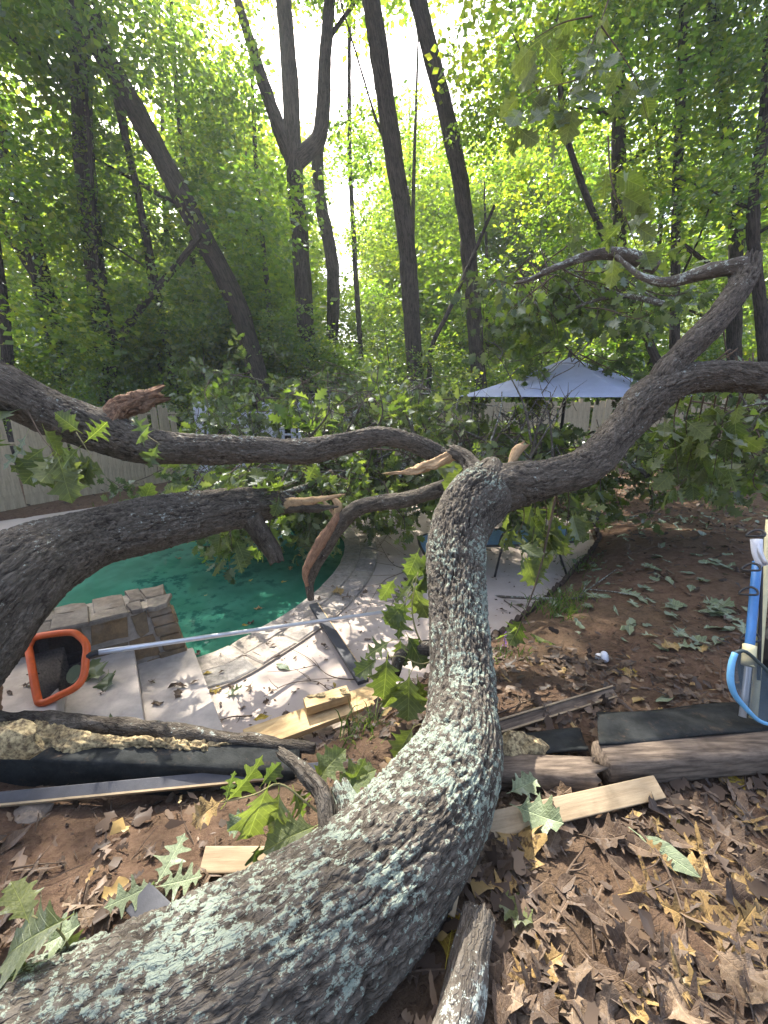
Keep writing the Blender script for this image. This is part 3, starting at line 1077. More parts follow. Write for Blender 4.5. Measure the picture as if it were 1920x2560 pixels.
b.tube([UC + Vector((0, 0, .03)), UC + Vector((0, 0, 1.4)), top - Vector((0, 0, .02))], .022, 10, lump=0, step=.4)
b.build('pole', M['bronze'], um, True)
b = MB()
b.tube([top, top + Vector((0, 0, .05)), top + Vector((0, 0, .1))], [.035, .03, .012], 8, lump=0, step=.03)
b.build('finial', M['bronze'], um, True)
b = MB()
b.tube([UC + Vector((0, 0, .004)), UC + Vector((0, 0, .05)), UC + Vector((0, 0, .085)), UC + Vector((0, 0, .1)), UC + Vector((0, 0, .3))], [.26, .26, .2, .04, .035], 24, lump=0, step=.02)
b.build('base', M['base_green'], um, True)

# ------------------------------------------------------------------ blue lounger
LC = Vector((1.45, 5.0, 0))
lo = thing('patio_lounger', LC, 'blue sling lounger with dark metal frame standing on the patio behind the trunk', 'lounger')
lx = Vector((1, .06, 0)).normalized()
ly = Vector((-.06, 1, 0)).normalized()


def lp(a, b_, z):
    return LC + lx * a + ly * b_ + Vector((0, 0, z))


prof = [(-.98, .30), (-.8, .37), (-.5, .40), (0, .40), (.45, .40), (.62, .42)]
backp = [(.62, .42), (.8, .43), (.98, .45)]
for nm, pr in (('seat', prof), ('backrest', backp)):
    v, f = [], []
    for a, z in pr:
        for k in range(5):
            v.append(lp(a, -.3 + .15 * k, z - .03 * math.sin(math.pi * k / 4)))
    for i in range(len(pr) - 1):
        for k in range(4):
            q = i * 5 + k
            f.append((q, q + 5, q + 6, q + 1))
    link(nm, mesh(nm, v, f, M['sling'], True), lo)
for sgn in (-1, 1):
    b = MB()
    b.tube([lp(a, sgn * .31, z) for a, z in prof + backp[1:]], .016, 8, lump=0)
    b.build('side_rail', M['bronze'], lo, True)
    b = MB()
    b.tube([lp(-.1, sgn * .33, .4), lp(-.06, sgn * .34, .56), lp(.1, sgn * .34, .61), (lp(.4, sgn * .34, .6)), lp(.66, sgn * .33, .47)], .013, 8, lump=0)
    b.build('armrest', M['bronze'], lo, True)
    for a0, a1 in ((-.72, -.86), (-.05, -.12), (.62, .78)):
        b = MB()
        b.tube([lp(a0, sgn * .31, .4), lp((a0 + a1) / 2, sgn * .32, .2), lp(a1, sgn * .33, .006)], .014, 8, lump=0)
        b.build('leg', M['bronze'], lo, True)
b = MB()
b.tube([lp(-.98, -.31, .3), lp(-.99, 0, .295), lp(-.98, .31, .3)], .016, 8, lump=0)
b.build('cross_bar', M['bronze'], lo, True)

# ------------------------------------------------------------------ scalloped edging along the patio
ed = thing('scalloped_edging', (PATIO[1][0], PATIO[1][1], 0), 'brown scalloped border edging between the patio and the dirt', 'edging')
b = MB()
NS = 9
prof2 = [(-.052, 0)] + [(.052 * math.cos(math.pi - math.pi * k / NS), .09 + .05 * math.sin(math.pi * k / NS)) for k in range(NS + 1)] + [(.052, 0)]
m_ = len(prof2)
v = [(x, y, z) for y in (-.022, .022) for x, z in prof2]
b.add(v, [tuple(range(m_)), tuple(range(2 * m_ - 1, m_ - 1, -1))] + [(i, m_ + i, m_ + (i + 1) % m_, (i + 1) % m_) for i in range(m_)])
sc_me = b.mesh('scallop', M['edging'])
bm = bmesh.new()
bm.from_mesh(sc_me)
bmesh.ops.recalc_face_normals(bm, faces=bm.faces[:])
bm.to_mesh(sc_me)
bm.free()
for i in range(0, 10):
    p, q = Vector(tuple(PATIO[i])), Vector(tuple(PATIO[i + 1]))
    L = (q - p).length
    d = (q - p) / L
    for k in range(int(L / .11)):
        c = p + d * (k + .5) * (L / int(L / .11)) + Vector((d.y, -d.x)) * .05
        if i == 0 and k < 2:
            continue
        link('scallop', sc_me, ed, Matrix.Translation((c.x, c.y, -.02 + random.uniform(-.015, .02))) @ Matrix.Rotation(math.atan2(d.y, d.x) + random.uniform(-.1, .1), 4, 'Z') @ Matrix.Rotation(random.uniform(-.12, .12), 4, 'X'))

# ------------------------------------------------------------------ boards, timbers
def board(name, A, B, w, th, mat, label, up=(0, 0, 1), cat='board', ends=True, parts=None):
    """a board from A to B (middle of its upper face), w wide, th thick"""
    A, B = Vector(A), Vector(B)
    t = (B - A)
    L = t.length
    m = frame((A + B) / 2 - Vector(up) * th / 2, t, up)
    b = MB()
    b.box(Matrix.Identity(4), L, w, th)
    o = b.build(name, M[mat], None, False, min(.004, th * .2))
    o.matrix_basis = m
    return tag(o, label, cat)


yb = board('pine_board', on(613, 1850, .14) , on(948, 1728, .17), .19, .038, 'pine', 'new yellow pine board lying on the patio edge under a short wood block')
wb = board('wood_block', on(762, 1757, .235), on(872, 1724, .245), .1, .06, 'pine', 'short chipped yellow wood block resting on the pine board', cat='block')
tag(board('painted_board', on(783, 1508, .06), on(908, 1700, .12), .085, .035, 'paint_wood', 'long charcoal painted board with a bare pale edge lying across the patio towards the pool'), None)
b = MB()
pA, pB = on(783, 1508, .06), on(908, 1700, .12)
b.box(frame((pA + pB) / 2 - Vector((0, 0, .018)) - (pB - pA).cross(Vector((0, 0, 1))).normalized() * .046, pB - pA, (0, 0, 1)), (pB - pA).length * .99, .006, .032)
pe = bpy.data.objects['painted_board']
e_ = b.build('bare_edge', M['pine'], pe)
board('painted_board', on(940, 1765, .16), on(985, 1868, .22), .13, .03, 'paint_wood', 'wide charcoal painted board end running under the pine board by the trunk')
board('painted_strip', on(922, 1828, .2), on(958, 1900, .3), .045, .025, 'paint_wood', 'narrow charcoal strip standing beside the rocks near the trunk', up=(.3, -.2, 1))
lb = board('grey_board', on(-60, 2000, .52), on(1015, 1898, .43), .05, .03, 'paint_wood', 'long thin grey board lying in front of the black lined timber', up=(0, -.5, 1))
b = MB()
pA, pB = on(-60, 2000, .52), on(1015, 1898, .43)
b.box(frame((pA + pB) / 2 + Vector((0, -.0265, -.0125)) , pB - pA, (0, -.5, 1)), (pB - pA).length * .995, .008, .024)
b.build('bare_edge', M['weathered'], lb)
g7 = gz(-.5, 1.14)
board('short_plank', on(505, 2148, g7 + .05), on(800, 2148, g7 + .07), .075, .03, 'weathered', 'short weathered plank on the dirt left of the fallen trunk', up=(0, -.5, 1))
board('slate_strip', on(345, 2240, gz(-.8, .95) + .05), on(470, 2372, gz(-.72, .85) + .06), .085, .02, 'paint_wood', 'dark slate coloured strip poking from under the trunk at lower left', up=(.1, -.3, 1))
lb2 = board('grooved_board', on(1250, 1815, gz(.65, 1.8) + .04), on(1536, 1728, gz(1.4, 2.1) + .05), .06, .03, 'timber', 'dark grooved board with light edges lying on the dirt right of the trunk', up=(0, -.45, 1))
b = MB()
pA, pB = on(1250, 1815, gz(.65, 1.8) + .04), on(1536, 1728, gz(1.4, 2.1) + .05)
for dy in (-.028, .028):
    b.box(frame((pA + pB) / 2 + Vector((0, dy, -.002 + dy * .45)), pB - pA, (0, -.45, 1)), (pB - pA).length, .009, .02)
b.build('pale_edge', M['weathered'], lb2)
board('light_plank', on(1200, 2068, gz(.42, 1.2) + .06), on(1650, 1965, gz(1.15, 1.3) + .07), .085, .025, 'weathered', 'long light brown plank lying on leaf litter in front of the timbers', up=(0, -.55, 1))
board('wood_scrap', on(1142, 2165, gz(.2, 1.1) + .12), on(1120, 2285, gz(.2, .95) + .05), .05, .02, 'weathered', 'small flat wood scrap tucked under the fallen trunk', up=(.3, -.6, 1))


def timber(name, A, B, r, mat, label, seed, broken=0.0, rough=.1, sq=.86):
    A, B = Vector(A), Vector(B)
    n_ = 14
    pts = [A.lerp(B, k / n_) for k in range(n_ + 1)]
    v, f, rd = tube_data(pts, [r] * (n_ + 1), 24, .04, .006, 1.2, rough, seed, True, broken)
    c0 = (A + B) / 2
    out = []
    ax = (B - A).normalized()
    for q in v:                          # square the log off a little
        q = Vector(q)
        k = (q - A).dot(ax)
        c = A + ax * k
        d = q - c
        out.append(c + Vector((max(-r * .95, min(r * .95, d.x)), max(-r * sq, min(r * sq, d.y)), max(-r * sq, min(r * sq, d.z)))))
    o = link(name, mesh(name, out, f, M[mat], True, None, {'ridge': rd, 'tint': [.5] * len(out)}))
    return tag(o, label, 'timber')


zr = gz(1.5, 1.4)
tR = timber('landscape_timber', (.98, 1.5, zr + .075), (2.5, 1.62, zr + .085), .09, 'timber', 'thick weathered landscape timber at the right with black fabric behind it', 3)
tM = timber('landscape_timber', (.44, 1.5, gz(.6, 1.45) + .03), (.90, 1.44, gz(.8, 1.45) + .05), .078, 'timber', 'short splintered timber piece between the trunk and the thick timber', 5, .05, .2)
# black fabric: two sheets behind the timbers
for (x0, x1, y0, y1, z0, z1, lab) in ((.97, 2.5, 1.52, 1.78, zr + .165, zr + .15, 'large ribbed black fabric sheet spread behind the thick timber'), (.58, .955, 1.53, 1.72, zr + .085, zr + .075, 'smaller black fabric flap beside the fallen trunk')):
    v, f = [], []
    A_, B_ = 26, 10
    for i in range(A_ + 1):
        for j in range(B_ + 1):
            x = x0 + (x1 - x0) * i / A_
            y = y0 + (y1 - y0) * j / B_ + .1 * (i / A_) * (x1 - x0)
            z = z0 + (z1 - z0) * j / B_ + .008 * math.sin(x * 9 + j * .6) - (.05 * max(0, j / B_ - .7) / .3)
            v.append((x + .12 * (j / B_) * (1 if x0 > .9 else .3), y, z))
    for i in range(A_):
        for j in range(B_):
            q = i * (B_ + 1) + j
            f.append((q, q + B_ + 1, q + B_ + 2, q + 1))
    me_ = mesh('black_fabric', v, f, M['plastic_liner'], True)
    o = link('black_fabric', me_)
    md = o.modifiers.new('solid', 'SOLIDIFY')
    md.thickness = .012
    tag(o, lab, 'fabric')

# left: black lined timber with a rotten top
LA, LB = on(-90, 1885, .50), on(745, 1925, .40)
tl = timber('lined_timber', LA, LB, .128, 'plastic_liner', 'long black lined timber with crumbling rotten wood along its top', 8, 0, .16, .72)
v, f, rd = tube_data([LA + Vector((0, .02, .07)), LA.lerp(LB, .25) + Vector((0, .02, .082)), LA.lerp(LB, .5) + Vector((0, .02, .085)), LA.lerp(LB, .75) + Vector((0, .03, .07))], [.062, .058, .045, .02], 60, .008, .035, 1.3, .4, 4, True, .05)
link('rotten_top', mesh('rotten_top', v, f, M['rot'], True, None, {'ridge': rd}), tl)
v, f, rd = tube_data([LA.lerp(LB, .0) + Vector((0, .1, .1)), LA.lerp(LB, .4) + Vector((0, .1, .112)), LA.lerp(LB, .8) + Vector((0, .07, .09)), LA.lerp(LB, 1.05) + Vector((0, .05, .085))], [.05, .04, .035, .02], 12, .03, .01, 1.0, .3, 6)
link('bark_strip', mesh('bark_strip', v, f, M['bark_limb'], True, None, {'ridge': rd}), tl)


def chunk(name, pos, s, mat, label, cat, seed, squash=(1, .7, .6), parent=None, det=2):
    bm = bmesh.new()
    bmesh.ops.create_icosphere(bm, subdivisions=det, radius=1)
    for v in bm.verts:
        p = np.array([[*v.co]])
        k = 1 + .45 * fbm(p * 1.6 + seed * 9, 3)[0]
        v.co = Vector((v.co.x * squash[0], v.co.y * squash[1], v.co.z * squash[2])) * s * k
    me = bpy.data.meshes.new(name)
    bm.to_mesh(me)
    bm.free()
    me.materials.append(M[mat])
    o = link(name, me, parent, Matrix.Translation(pos))
    if label:
        tag(o, label, cat)
    return o


chunk('torn_wood', at(40, 1850, 1.72), .10, 'rot', 'pale torn wood chunk on the left end of the lined timber', 'wood', 1, (1, .5, .8))
chunk('torn_wood', on(1300, 1872, gz(.7, 1.7) + .12), .085, 'rot', 'pale yellow torn wood chunk wedged right of the fallen trunk', 'wood', 2, (1.1, .6, .9), det=3)
chunk('rock', on(955, 1880, .2), .12, 'rock', 'larger brown rock by the trunk below the charcoal strip', 'rock', 3)
chunk('rock', on(885, 1905, .22), .075, 'rock', 'small tan rock left of the larger brown rock', 'rock', 4)
chunk('curled_bark', on(868, 1855, .16), .085, 'rot', 'pale curled wood piece on the edging near the rocks', 'wood', 6, (.5, 1, .5), det=3)
chunk('rock', on(85, 2040, .44), .07, 'rock', 'grey stone lump under the left end of the grey board', 'rock', 7)
chunk('rock', on(1806, 1418, gz(2.6, 3.8) + .03), .06, 'black', 'small dark round plastic bit on the dirt near the blue pole', 'rock', 8, (1, 1, .9))  # black plastic bit, built as a rough lump

# white plastic cap lying on the dirt
cp = on(1512, 1642, gz(1.6, 2.7) + .04)
wc = thing('plastic_cap', cp, 'small white plastic cap lying alone on the bare dirt', 'cap')
d = Vector((.55, -.5, .45)).normalized()
b = MB()
b.tube([cp - d * .012, cp + d * .0, cp + d * .014], [.036, .040, .034], 20, lump=0, step=.006)
b.build('cap_disc', M['white'], wc, True)
b = MB()
b.tube([cp - d * .055, cp - d * .03, cp - d * .012], [.03, .027, .025], 18, lump=0, step=.008)
b.build('cap_neck', M['white'], wc, True)

# ------------------------------------------------------------------ orange leaf skimmer
FR = [(71, 1619), (80, 1600), (100, 1590), (175, 1581), (200, 1592), (216, 1614), (214, 1650), (209, 1690), (189, 1718), (150, 1738), (116, 1755), (102, 1757), (93, 1742)]
fp = [at(x, y, 2.36 + .0012 * (1755 - y)) for x, y in FR]
sk = thing('leaf_skimmer', fp[10], 'orange framed leaf skimmer net with a long silver pole across the pool corner', 'pool net')
b = MB()
b.tube(fp + [fp[0]], [.021] * 14, 10, lump=0, step=.02, cap=False)
b.build('frame', M['orange'], sk, True)
c0 = sum(fp, Vector()) / len(fp)
nn = ((fp[3] - fp[0]).cross(fp[10] - fp[0])).normalized()
if nn.y < 0:
    nn = -nn
v, f = [], []
K = 8
ring = catmull([tuple(p) for p in fp + [fp[0]]], 2)[:-1]
for k in range(K + 1):
    t = k / K
    for p in ring:
        p = Vector(p)
        q = p.lerp(c0 + Vector((0, 0, -.03)), t * .95) + nn * .10 * math.sin(math.pi * .5 * min(1, t * 1.6)) + Vector((0, 0, -.02)) * t
        v.append(q + rv(.003))
nr = len(ring)
for k in range(K):
    for j in range(nr):
        f.append((k * nr + j, k * nr + (j + 1) % nr, (k + 1) * nr + (j + 1) % nr, (k + 1) * nr + j))
f.append(tuple(K * nr + j for j in range(nr)))
link('net_bag', mesh('net_bag', v, f, M['net'], True), sk)
hp = [at(222, 1640, 2.5), at(246, 1631, 2.52)]
pe_ = on(985, 1526, .03)
b = MB()
b.tube([fp[6], hp[0], hp[1]], [.018, .02, .017], 8, lump=0, step=.01)
b.tube([fp[8], hp[0].lerp(fp[8], .4), hp[0]], [.008, .009, .012], 6, lump=0)
b.build('socket', M['black'], sk, True)
b = MB()
b.tube([hp[1], hp[1].lerp(pe_, .5), pe_], .0165, 12, lump=0, step=.3)
b.build('pole', M['alu'], sk, True)
b = MB()
disc = c0 + nn * .05 + Vector((.05, 0, -.05))
ci = [(math.cos(k * .524) * .045, math.sin(k * .524) * .055) for k in range(12)]
m = frame(disc, fp[5] - fp[0], -nn)
b.add([m @ Vector((x, y, 0)) for x, y in ci] + [m @ Vector((x, y, .004)) for x, y in ci], [tuple(range(12)), tuple(range(23, 11, -1))] + [(i, (i + 1) % 12, 12 + (i + 1) % 12, 12 + i) for i in range(12)], 0, .5)
tag(b.build('round_leaf', M['pale_leaf']), 'pale round leaf caught inside the orange framed net', 'leaf')

# ------------------------------------------------------------------ pool gear at the right edge
gz_ = zr + .165
g0 = Vector((1.78, 1.70, gz_))


def pole(name, pts, r, mat, label, extra=None):
    t = thing(name, pts[0], label, 'pole')
    b = MB()
    b.tube(pts, r, 12, lump=0, step=.1)
    b.build('tube', M[mat], t, True)
    for nm, p2, r2, m2 in extra or []:
        b = MB()
        b.tube(p2, r2, 12, lump=0, step=.02)
        b.build(nm, M[m2], t, True)
    return t


a0, a1 = at(1872, 1640, 1.93), at(1893, 1405, 2.05)
up = (a1 - a0).normalized()
pole('blue_pole', [a0, a0.lerp(a1, .5), a1], .0195, 'blue', 'blue pool pole with cream end sleeve in the bundle at right', [('end_sleeve', [a0 - up * .045, a0 - up * .02, a0 + up * .05], .027, 'cream')])
a0, a1 = at(1856, 1792, 1.98), at(1900, 1420, 2.1)
pole('silver_pole', [a0, a0.lerp(a1, .5), a1], .015, 'alu', 'slim silver pole standing behind the blue pole', None)
a0, a1 = at(1883, 1796, 2.0), at(1925, 1300, 2.12)
pole('white_pole', [a0, a0.lerp(a1, .5), a1], .017, 'cream', 'tall cream pole at the right edge behind the blue pole', None)
h0, h1 = at(1906, 1412, 2.0), at(1893, 1348, 2.0)
hb = thing('brush_handle', h0, 'white curved brush handle at the top of the blue pole', 'handle')
b = MB()
b.tube([h0, h0.lerp(h1, .45) + Vector((-.012, 0, 0)), h1 + Vector((-.004, 0, 0))], [.022, .022, .024], 12, lump=0, step=.02)
b.build('grip', M['white'], hb, True)
b = MB()
b.tube([h0 + Vector((-.004, -.018, .01)), h0.lerp(h1, .5) + Vector((-.016, -.018, 0)), h1 + Vector((-.004, -.018, -.015))], [.011, .012, .011], 8, lump=0, step=.02)
b.build('grip_pad', M['alu'], hb, True)
rk = thing('ring_strap', at(1880, 1700, 2.05), 'black strap with hanging loops tying the pool poles together', 'strap')
for px_, py_ in ((1878, 1420), (1872, 1480), (1876, 1595), (1890, 1335)):
    c = at(px_, py_, 1.98)
    b = MB()
    rr_ = .034
    b.tube([c + Vector((math.cos(a) * rr_, math.sin(a) * rr_ * .9, math.sin(a * 2) * .006 + math.cos(a) * .012)) for a in [k * math.pi / 5 for k in range(11)]], .0055, 6, lump=0, step=.01, cap=False)
    b.build('loop', M['black'], rk, True)
b = MB()
b.tube([at(1905, 1330, 2.06), at(1902, 1500, 2.02), at(1897, 1700, 2.0)], .008, 6, lump=0, step=.1)
b.build('webbing', M['black'], rk, True)
# blue framed net
NF = [(1838, 1632), (1829, 1660), (1826, 1700), (1836, 1735), (1862, 1768), (1895, 1800), (1925, 1812), (1935, 1770), (1925, 1690), (1895, 1655), (1862, 1628)]
np_ = [at(x, y, 1.86 + .0004 * (x - 1830)) for x, y in NF]
bn = thing('flat_net', np_[5], 'light blue framed flat skimmer net leaning at the right edge', 'pool net')
b = MB()
b.tube(np_[:7], [.012, .013, .014, .013, .011, .009, .008], 8, lump=0, step=.02)
b.tube(np_[6:] + [np_[0]], .008, 8, 1, lump=0, step=.02)
b.build('frame', [M['light_blue'], M['base_green']], bn, True)
c0 = sum(np_, Vector()) / len(np_)
v = [c0 + Vector((0, .03, 0))] + np_ + [p.lerp(c0, .5) + Vector((0, .025, 0)) for p in np_]
k_ = len(np_)
f = []
for i in range(k_):
    j = (i + 1) % k_
    f += [(1 + i, 1 + j, 1 + k_ + j, 1 + k_ + i), (1 + k_ + i, 1 + k_ + j, 0)]
link('net_sheet', mesh('net_sheet', v, f, M['grey_net'], True), bn)
chunk('black_bag', at(1990, 1690, 2.1) + Vector((.0, .0, 0)), .26, 'black', 'black cloth bag slumped at the right edge behind the net', 'bag', 12, (.62, .7, 1.2), det=3)

# ------------------------------------------------------------------ leafy sprays and crown clumps
SIMPLE = [(0, .02), (.2, .17), (.28, .30), (.36, .13), (.52, .40), (.6, .15), (.78, .32), (.83, .1), (1, .01)]


def add_leaf(mb, m, outline, fold, bend, tint, mi=0):
    v, f = [], []
    k = len(outline)
    for x, y in outline:
        z0 = bend * x * x
        v += [m @ Vector((x, y, z0 + fold * y)), m @ Vector((x, 0, z0)), m @ Vector((x, -y, z0 + fold * y))]
    for i in range(k - 1):
        a = 3 * i
        f += [(a, a + 3, a + 4, a + 1), (a + 1, a + 4, a + 5, a + 2)]
    mb.add(v, f, mi, tint)


def spray_mesh(name, seed, n, leaf_mat, size=(.11, .19), L=.75):
    random.seed(seed)
    mb = MB()
    stem = [Vector((0, 0, 0)), Vector((L * .35, random.uniform(-.06, .06), random.uniform(-.05, .05))), Vector((L * .7, random.uniform(-.1, .1), random.uniform(-.08, .08))), Vector((L, random.uniform(-.12, .12), random.uniform(-.15, .1)))]
    mb.tube(stem, [.008, .006, .004, .002], 5, 1, lump=0, step=.06)
    twigs = [(stem, .3)]
    for k in range(4):
        t = random.uniform(.25, .8)
        p = stem[0].lerp(stem[3], t)
        q = p + Vector((random.uniform(.1, .25), random.choice((-1, 1)) * random.uniform(.12, .28), random.uniform(-.15, .12)))
        mb.tube([p, p.lerp(q, .5) + rv(.012), q], [.004, .003, .0015], 4, 1, lump=0, step=.06)
        twigs.append(([p, q], .4))
    for i in range(n):
        tw, t0 = random.choice(twigs)
        t = min(1, random.uniform(t0, 1.25))
        c = catmull([tuple(p) for p in tw], 4)
        p = Vector(tuple(c[int(t * (len(c) - 1))]))
        d = Vector((random.uniform(.1, 1), random.gauss(0, .7), random.gauss(-.15, .6)))
        m = frame(p + d.normalized() * .03, d, rv(1) + Vector((0, 0, .8)), random.uniform(*size))
        add_leaf(mb, m, SIMPLE, random.uniform(-.1, .5), random.uniform(-.5, .3), random.random())
    return mb.mesh(name, [M[leaf_mat], M['twig']], True)


SPRAY = [spray_mesh('leaf_spray', 200 + k, 36 + 4 * (k % 4), 'spray_leaf', (.08, .145)) for k in range(5)]
WSPRAY = [spray_mesh('leaf_spray', 230 + k, 36 + 4 * (k % 4), 'wilted_leaf', (.08, .14)) for k in range(5)]


def clump_mesh(name, seed, n, leaf, mat, sub=46):
    rng = np.random.default_rng(seed)
    c = rng.normal(size=(sub, 3))
    c /= np.linalg.norm(c, axis=1)[:, None]
    c *= (rng.uniform(.15, 1, (sub, 1)) ** .45)
    which = rng.integers(0, sub, n)
    p = c[which] + rng.normal(size=(n, 3)) * np.array([.17, .17, .10])
    d = rng.normal(size=(n, 3)) + c[which] * .6 + np.array([0, 0, -.35])
    d /= np.linalg.norm(d, axis=1)[:, None]
    nn_ = rng.normal(size=(n, 3)) * .8 + np.array([0, 0, .9])
    s = np.cross(nn_, d)
    s /= np.linalg.norm(s, axis=1)[:, None] + 1e-9
    up_ = np.cross(d, s)
    L = leaf * rng.uniform(.6, 1.25, (n, 1))
    W = L * rng.uniform(.26, .42, (n, 1))
    k = rng.uniform(0, .3, (n, 1)) * W
    v = np.stack([p, p + d * L * .45 + s * W + up_ * k, p + d * L, p + d * L * .45 - s * W + up_ * k], 1).reshape(-1, 3)
    ctint = rng.uniform(0, 1, sub)
    tint = np.clip(.55 * ctint[which] + .45 * rng.uniform(0, 1, n), 0, 1)
    f = []
    for i in range(n):
        a = 4 * i
        f += [(a, a + 1, a + 2), (a, a + 2, a + 3)]
    return mesh(name, v, f, M[mat], False, None, {'tint': np.repeat(tint, 4)})


CLUMP = [clump_mesh('foliage', 300 + k, 700, .13, 'forest_leaf') for k in range(5)]
CLUMPF = [clump_mesh('foliage', 320 + k, 1200, .11, 'forest_leaf_lit') for k in range(4)]

# ------------------------------------------------------------------ the wood behind the fence
random.seed(11)


def in_gap(p, extra=0):
    q = proj(p)
    if not q:
        return False
    x, y, zc = q
    for (cx_, cy_, rx, ry) in ((850, 340, 70, 180), (712, 90, 45, 130), (665, 260, 15, 110), (1105, 260, 15, 230), (1178, 700, 10, 200), (430, 450, 20, 160), (820, 700, 8, 150), (985, 120, 30, 120), (60, 240, 50, 35)):
        e = extra / zc * F * .5
        if ((x - cx_) / (rx + e)) ** 2 + ((y - cy_) / (ry + e)) ** 2 < 1:
            return True
    return False


SUNNY = [on(1450, 2330, .5), on(1240, 2480, .5), on(200, 2150, .45), on(1750, 2330, .5), on(1660, 2190, .5), on(1860, 2420, .5), on(720, 1600, 0), on(620, 1650, 0), on(1310, 1690, .3), on(370, 2080, .45), at(1085, 1500, 2.25), at(900, 1930, 1.5), at(650, 2060, 1.38), at(1150, 1700, 2.0)]


def in_sun(p, r):
    for q in SUNNY:
        d = p - q
        if (d - SDIR * d.dot(SDIR)).length < r:
            return True
    return False


def add_clump(t, pos, s, meshes, keepgap=True):
    if in_sun(pos, s * .8 + .05):
        return None
    if keepgap and in_gap(pos, s) and random.random() < .93:
        return None
    m = Matrix.Translation(pos) @ Matrix.Rotation(random.uniform(0, 6.28), 4, 'Z') @ Matrix.Rotation(random.uniform(-.5, .5), 4, 'X') @ Matrix.Diagonal((s * random.uniform(.85, 1.2), s * random.uniform(.85, 1.2), s * random.uniform(.6, .9), 1))
    return link('foliage', random.choice(meshes), t, m)


def tree(path, y, w, label, H=18, nc=14, cr=(1.0, 1.7), spread=3.2, h0=.3, mat='bark_tree', limbs=(), meshes=None, ivy=0, name='oak_tree', group=None, taper=.45, extra=()):
    """path: places in the photograph the trunk passes, base first, all at distance y"""
    meshes = meshes or CLUMP
    P = [aty(a, b, y) for a, b in path]
    d = (P[1] - P[0]).normalized()
    base = P[0] - d * ((P[0].z - gz(P[0].x, P[0].y) + .15) / max(.3, d.z))
    pts = [base] + P
    de = (P[-1] - P[-2]).normalized()
    while pts[-1].z < H:
        de = (de + Vector((random.uniform(-.07, .07), 0, .22))).normalized()
        pts.append(pts[-1] + de * 2.5)
    zc = proj(P[0])[2]
    r0 = w / 2 * zc / F
    tot = sum((pts[i + 1] - pts[i]).length for i in range(len(pts) - 1))
    acc, rad = 0, []
    for i, p in enumerate(pts):
        if i:
            acc += (p - pts[i - 1]).length
        rad.append(max(.02, r0 * (1 - (1 - taper) * (acc / tot) ** 1.1)) * (1.35 if i == 0 else 1))
    t = thing(name, base, label, 'tree', group)
    limb('trunk', pts, rad, mat, t, 20, .12, .02, 2.2, random.random() * 50, .1)
    for lpth, lw in limbs:
        q = [aty(a, b, y) for a, b in lpth]
        rr = [lw / 2 * zc / F * (1 - .5 * i / max(1, len(q) - 1)) for i in range(len(q))]
        dd = (q[-1] - q[-2]).normalized()
        if q[-1].z > 5:
            q += [q[-1] + dd * 2.2, q[-1] + dd * 4]
            rr += [rr[-1] * .7, rr[-1] * .3]
        limb('limb', q, rr, mat, t, 12, .12, .012, 2, random.random() * 50, .1)
    arr = np.array([tuple(p) for p in pts])
    for k in range(nc):
        h = random.uniform(h0 * H, H * 1.05)
        c = Vector([np.interp(h, arr[:, 2], arr[:, i]) for i in (0, 1)] + [h])
        a = random.uniform(0, 6.28)
        rr = spread * random.uniform(.15, 1) * (1 - .5 * abs(h / H - .65))
        pos = c + Vector((math.cos(a) * rr, math.sin(a) * rr * .8, random.uniform(-.5, .5)))
        if add_clump(t, pos, random.uniform(*cr), meshes) and k % 3 == 0 and rr > 1.0:
            q0 = Vector([np.interp(h - rr * .6, arr[:, 2], arr[:, i]) for i in (0, 1)] + [h - rr * .6])
            b = MB()
            b.tube([q0, q0.lerp(pos, .5) + rv(.12), pos], [r0 * .28, r0 * .18, .012], 6, lump=.1, step=.3)
            b.build('limb', M[mat], t, True)
    for k in range(nc // 3):          # upper boughs
        h = random.uniform(.62, 1.1) * min(H, 15)
        c = Vector([np.interp(h, arr[:, 2], arr[:, i]) for i in (0, 1)] + [h])
        add_clump(t, c + Vector((random.gauss(0, 2.2), random.gauss(0, 1.4), 0)), random.uniform(1.0, 1.6), meshes)
    for pos, sz in extra:  # clumps added out of view for their shade
        add_clump(t, pos, sz, meshes, False)
    for k in range(ivy):
        h = random.uniform(.6, H * .55)
        c = Vector([np.interp(h, arr[:, 2], arr[:, i]) for i in (0, 1)] + [h])
        add_clump(t, c + rv(.12), random.uniform(.3, .5), meshes, False)
    return t


SHADE = []                              # unseen leaf clumps added across the sun's path to shade the yard
for tx, ty, tz, n_, sd in ((.2, 1.9, .8, 38, 2.0), (-.5, 3.6, 0, 60, 1.4)):
    while n_:
        p = Vector((tx, ty, tz)) + SDIR * random.uniform(10.5, 13.5) + Vector((random.gauss(0, sd), random.gauss(0, sd), random.gauss(0, .8)))
        q = proj(p)
        if not q or q[1] < -260 or abs(q[0] - 960) > 1400:
            SHADE.append((p, random.uniform(.8, 1.3)))
        n_ -= 1
tree([(165, 960), (60, 520), (0, 330), (-60, 180)], 13.0, 46, 'dark trunk of the tree at the far left edge leaning out of the photo', 16, 16)
tree([(272, 960), (215, 450), (200, 150)], 12.2, 48, 'ivy covered upright tree left of the leaning trunk', 17, 18, ivy=14, extra=SHADE[:22])
tree([(655, 975), (590, 760), (480, 540), (330, 260), (240, 100)], 12.6, 50, 'thick trunk leaning strongly to the left behind the fence', 15, 16, ivy=0, taper=.6, extra=SHADE[22:])
tree([(772, 930), (750, 600), (735, 400)], 14.0, 46, 'forked tree whose two limbs spread against the bright sky gap', 17, 12,
     limbs=[([(738, 420), (690, 300), (640, 150), (600, 20)], 34), ([(742, 400), (800, 335), (812, 150), (822, 0)], 38)], h0=.45)
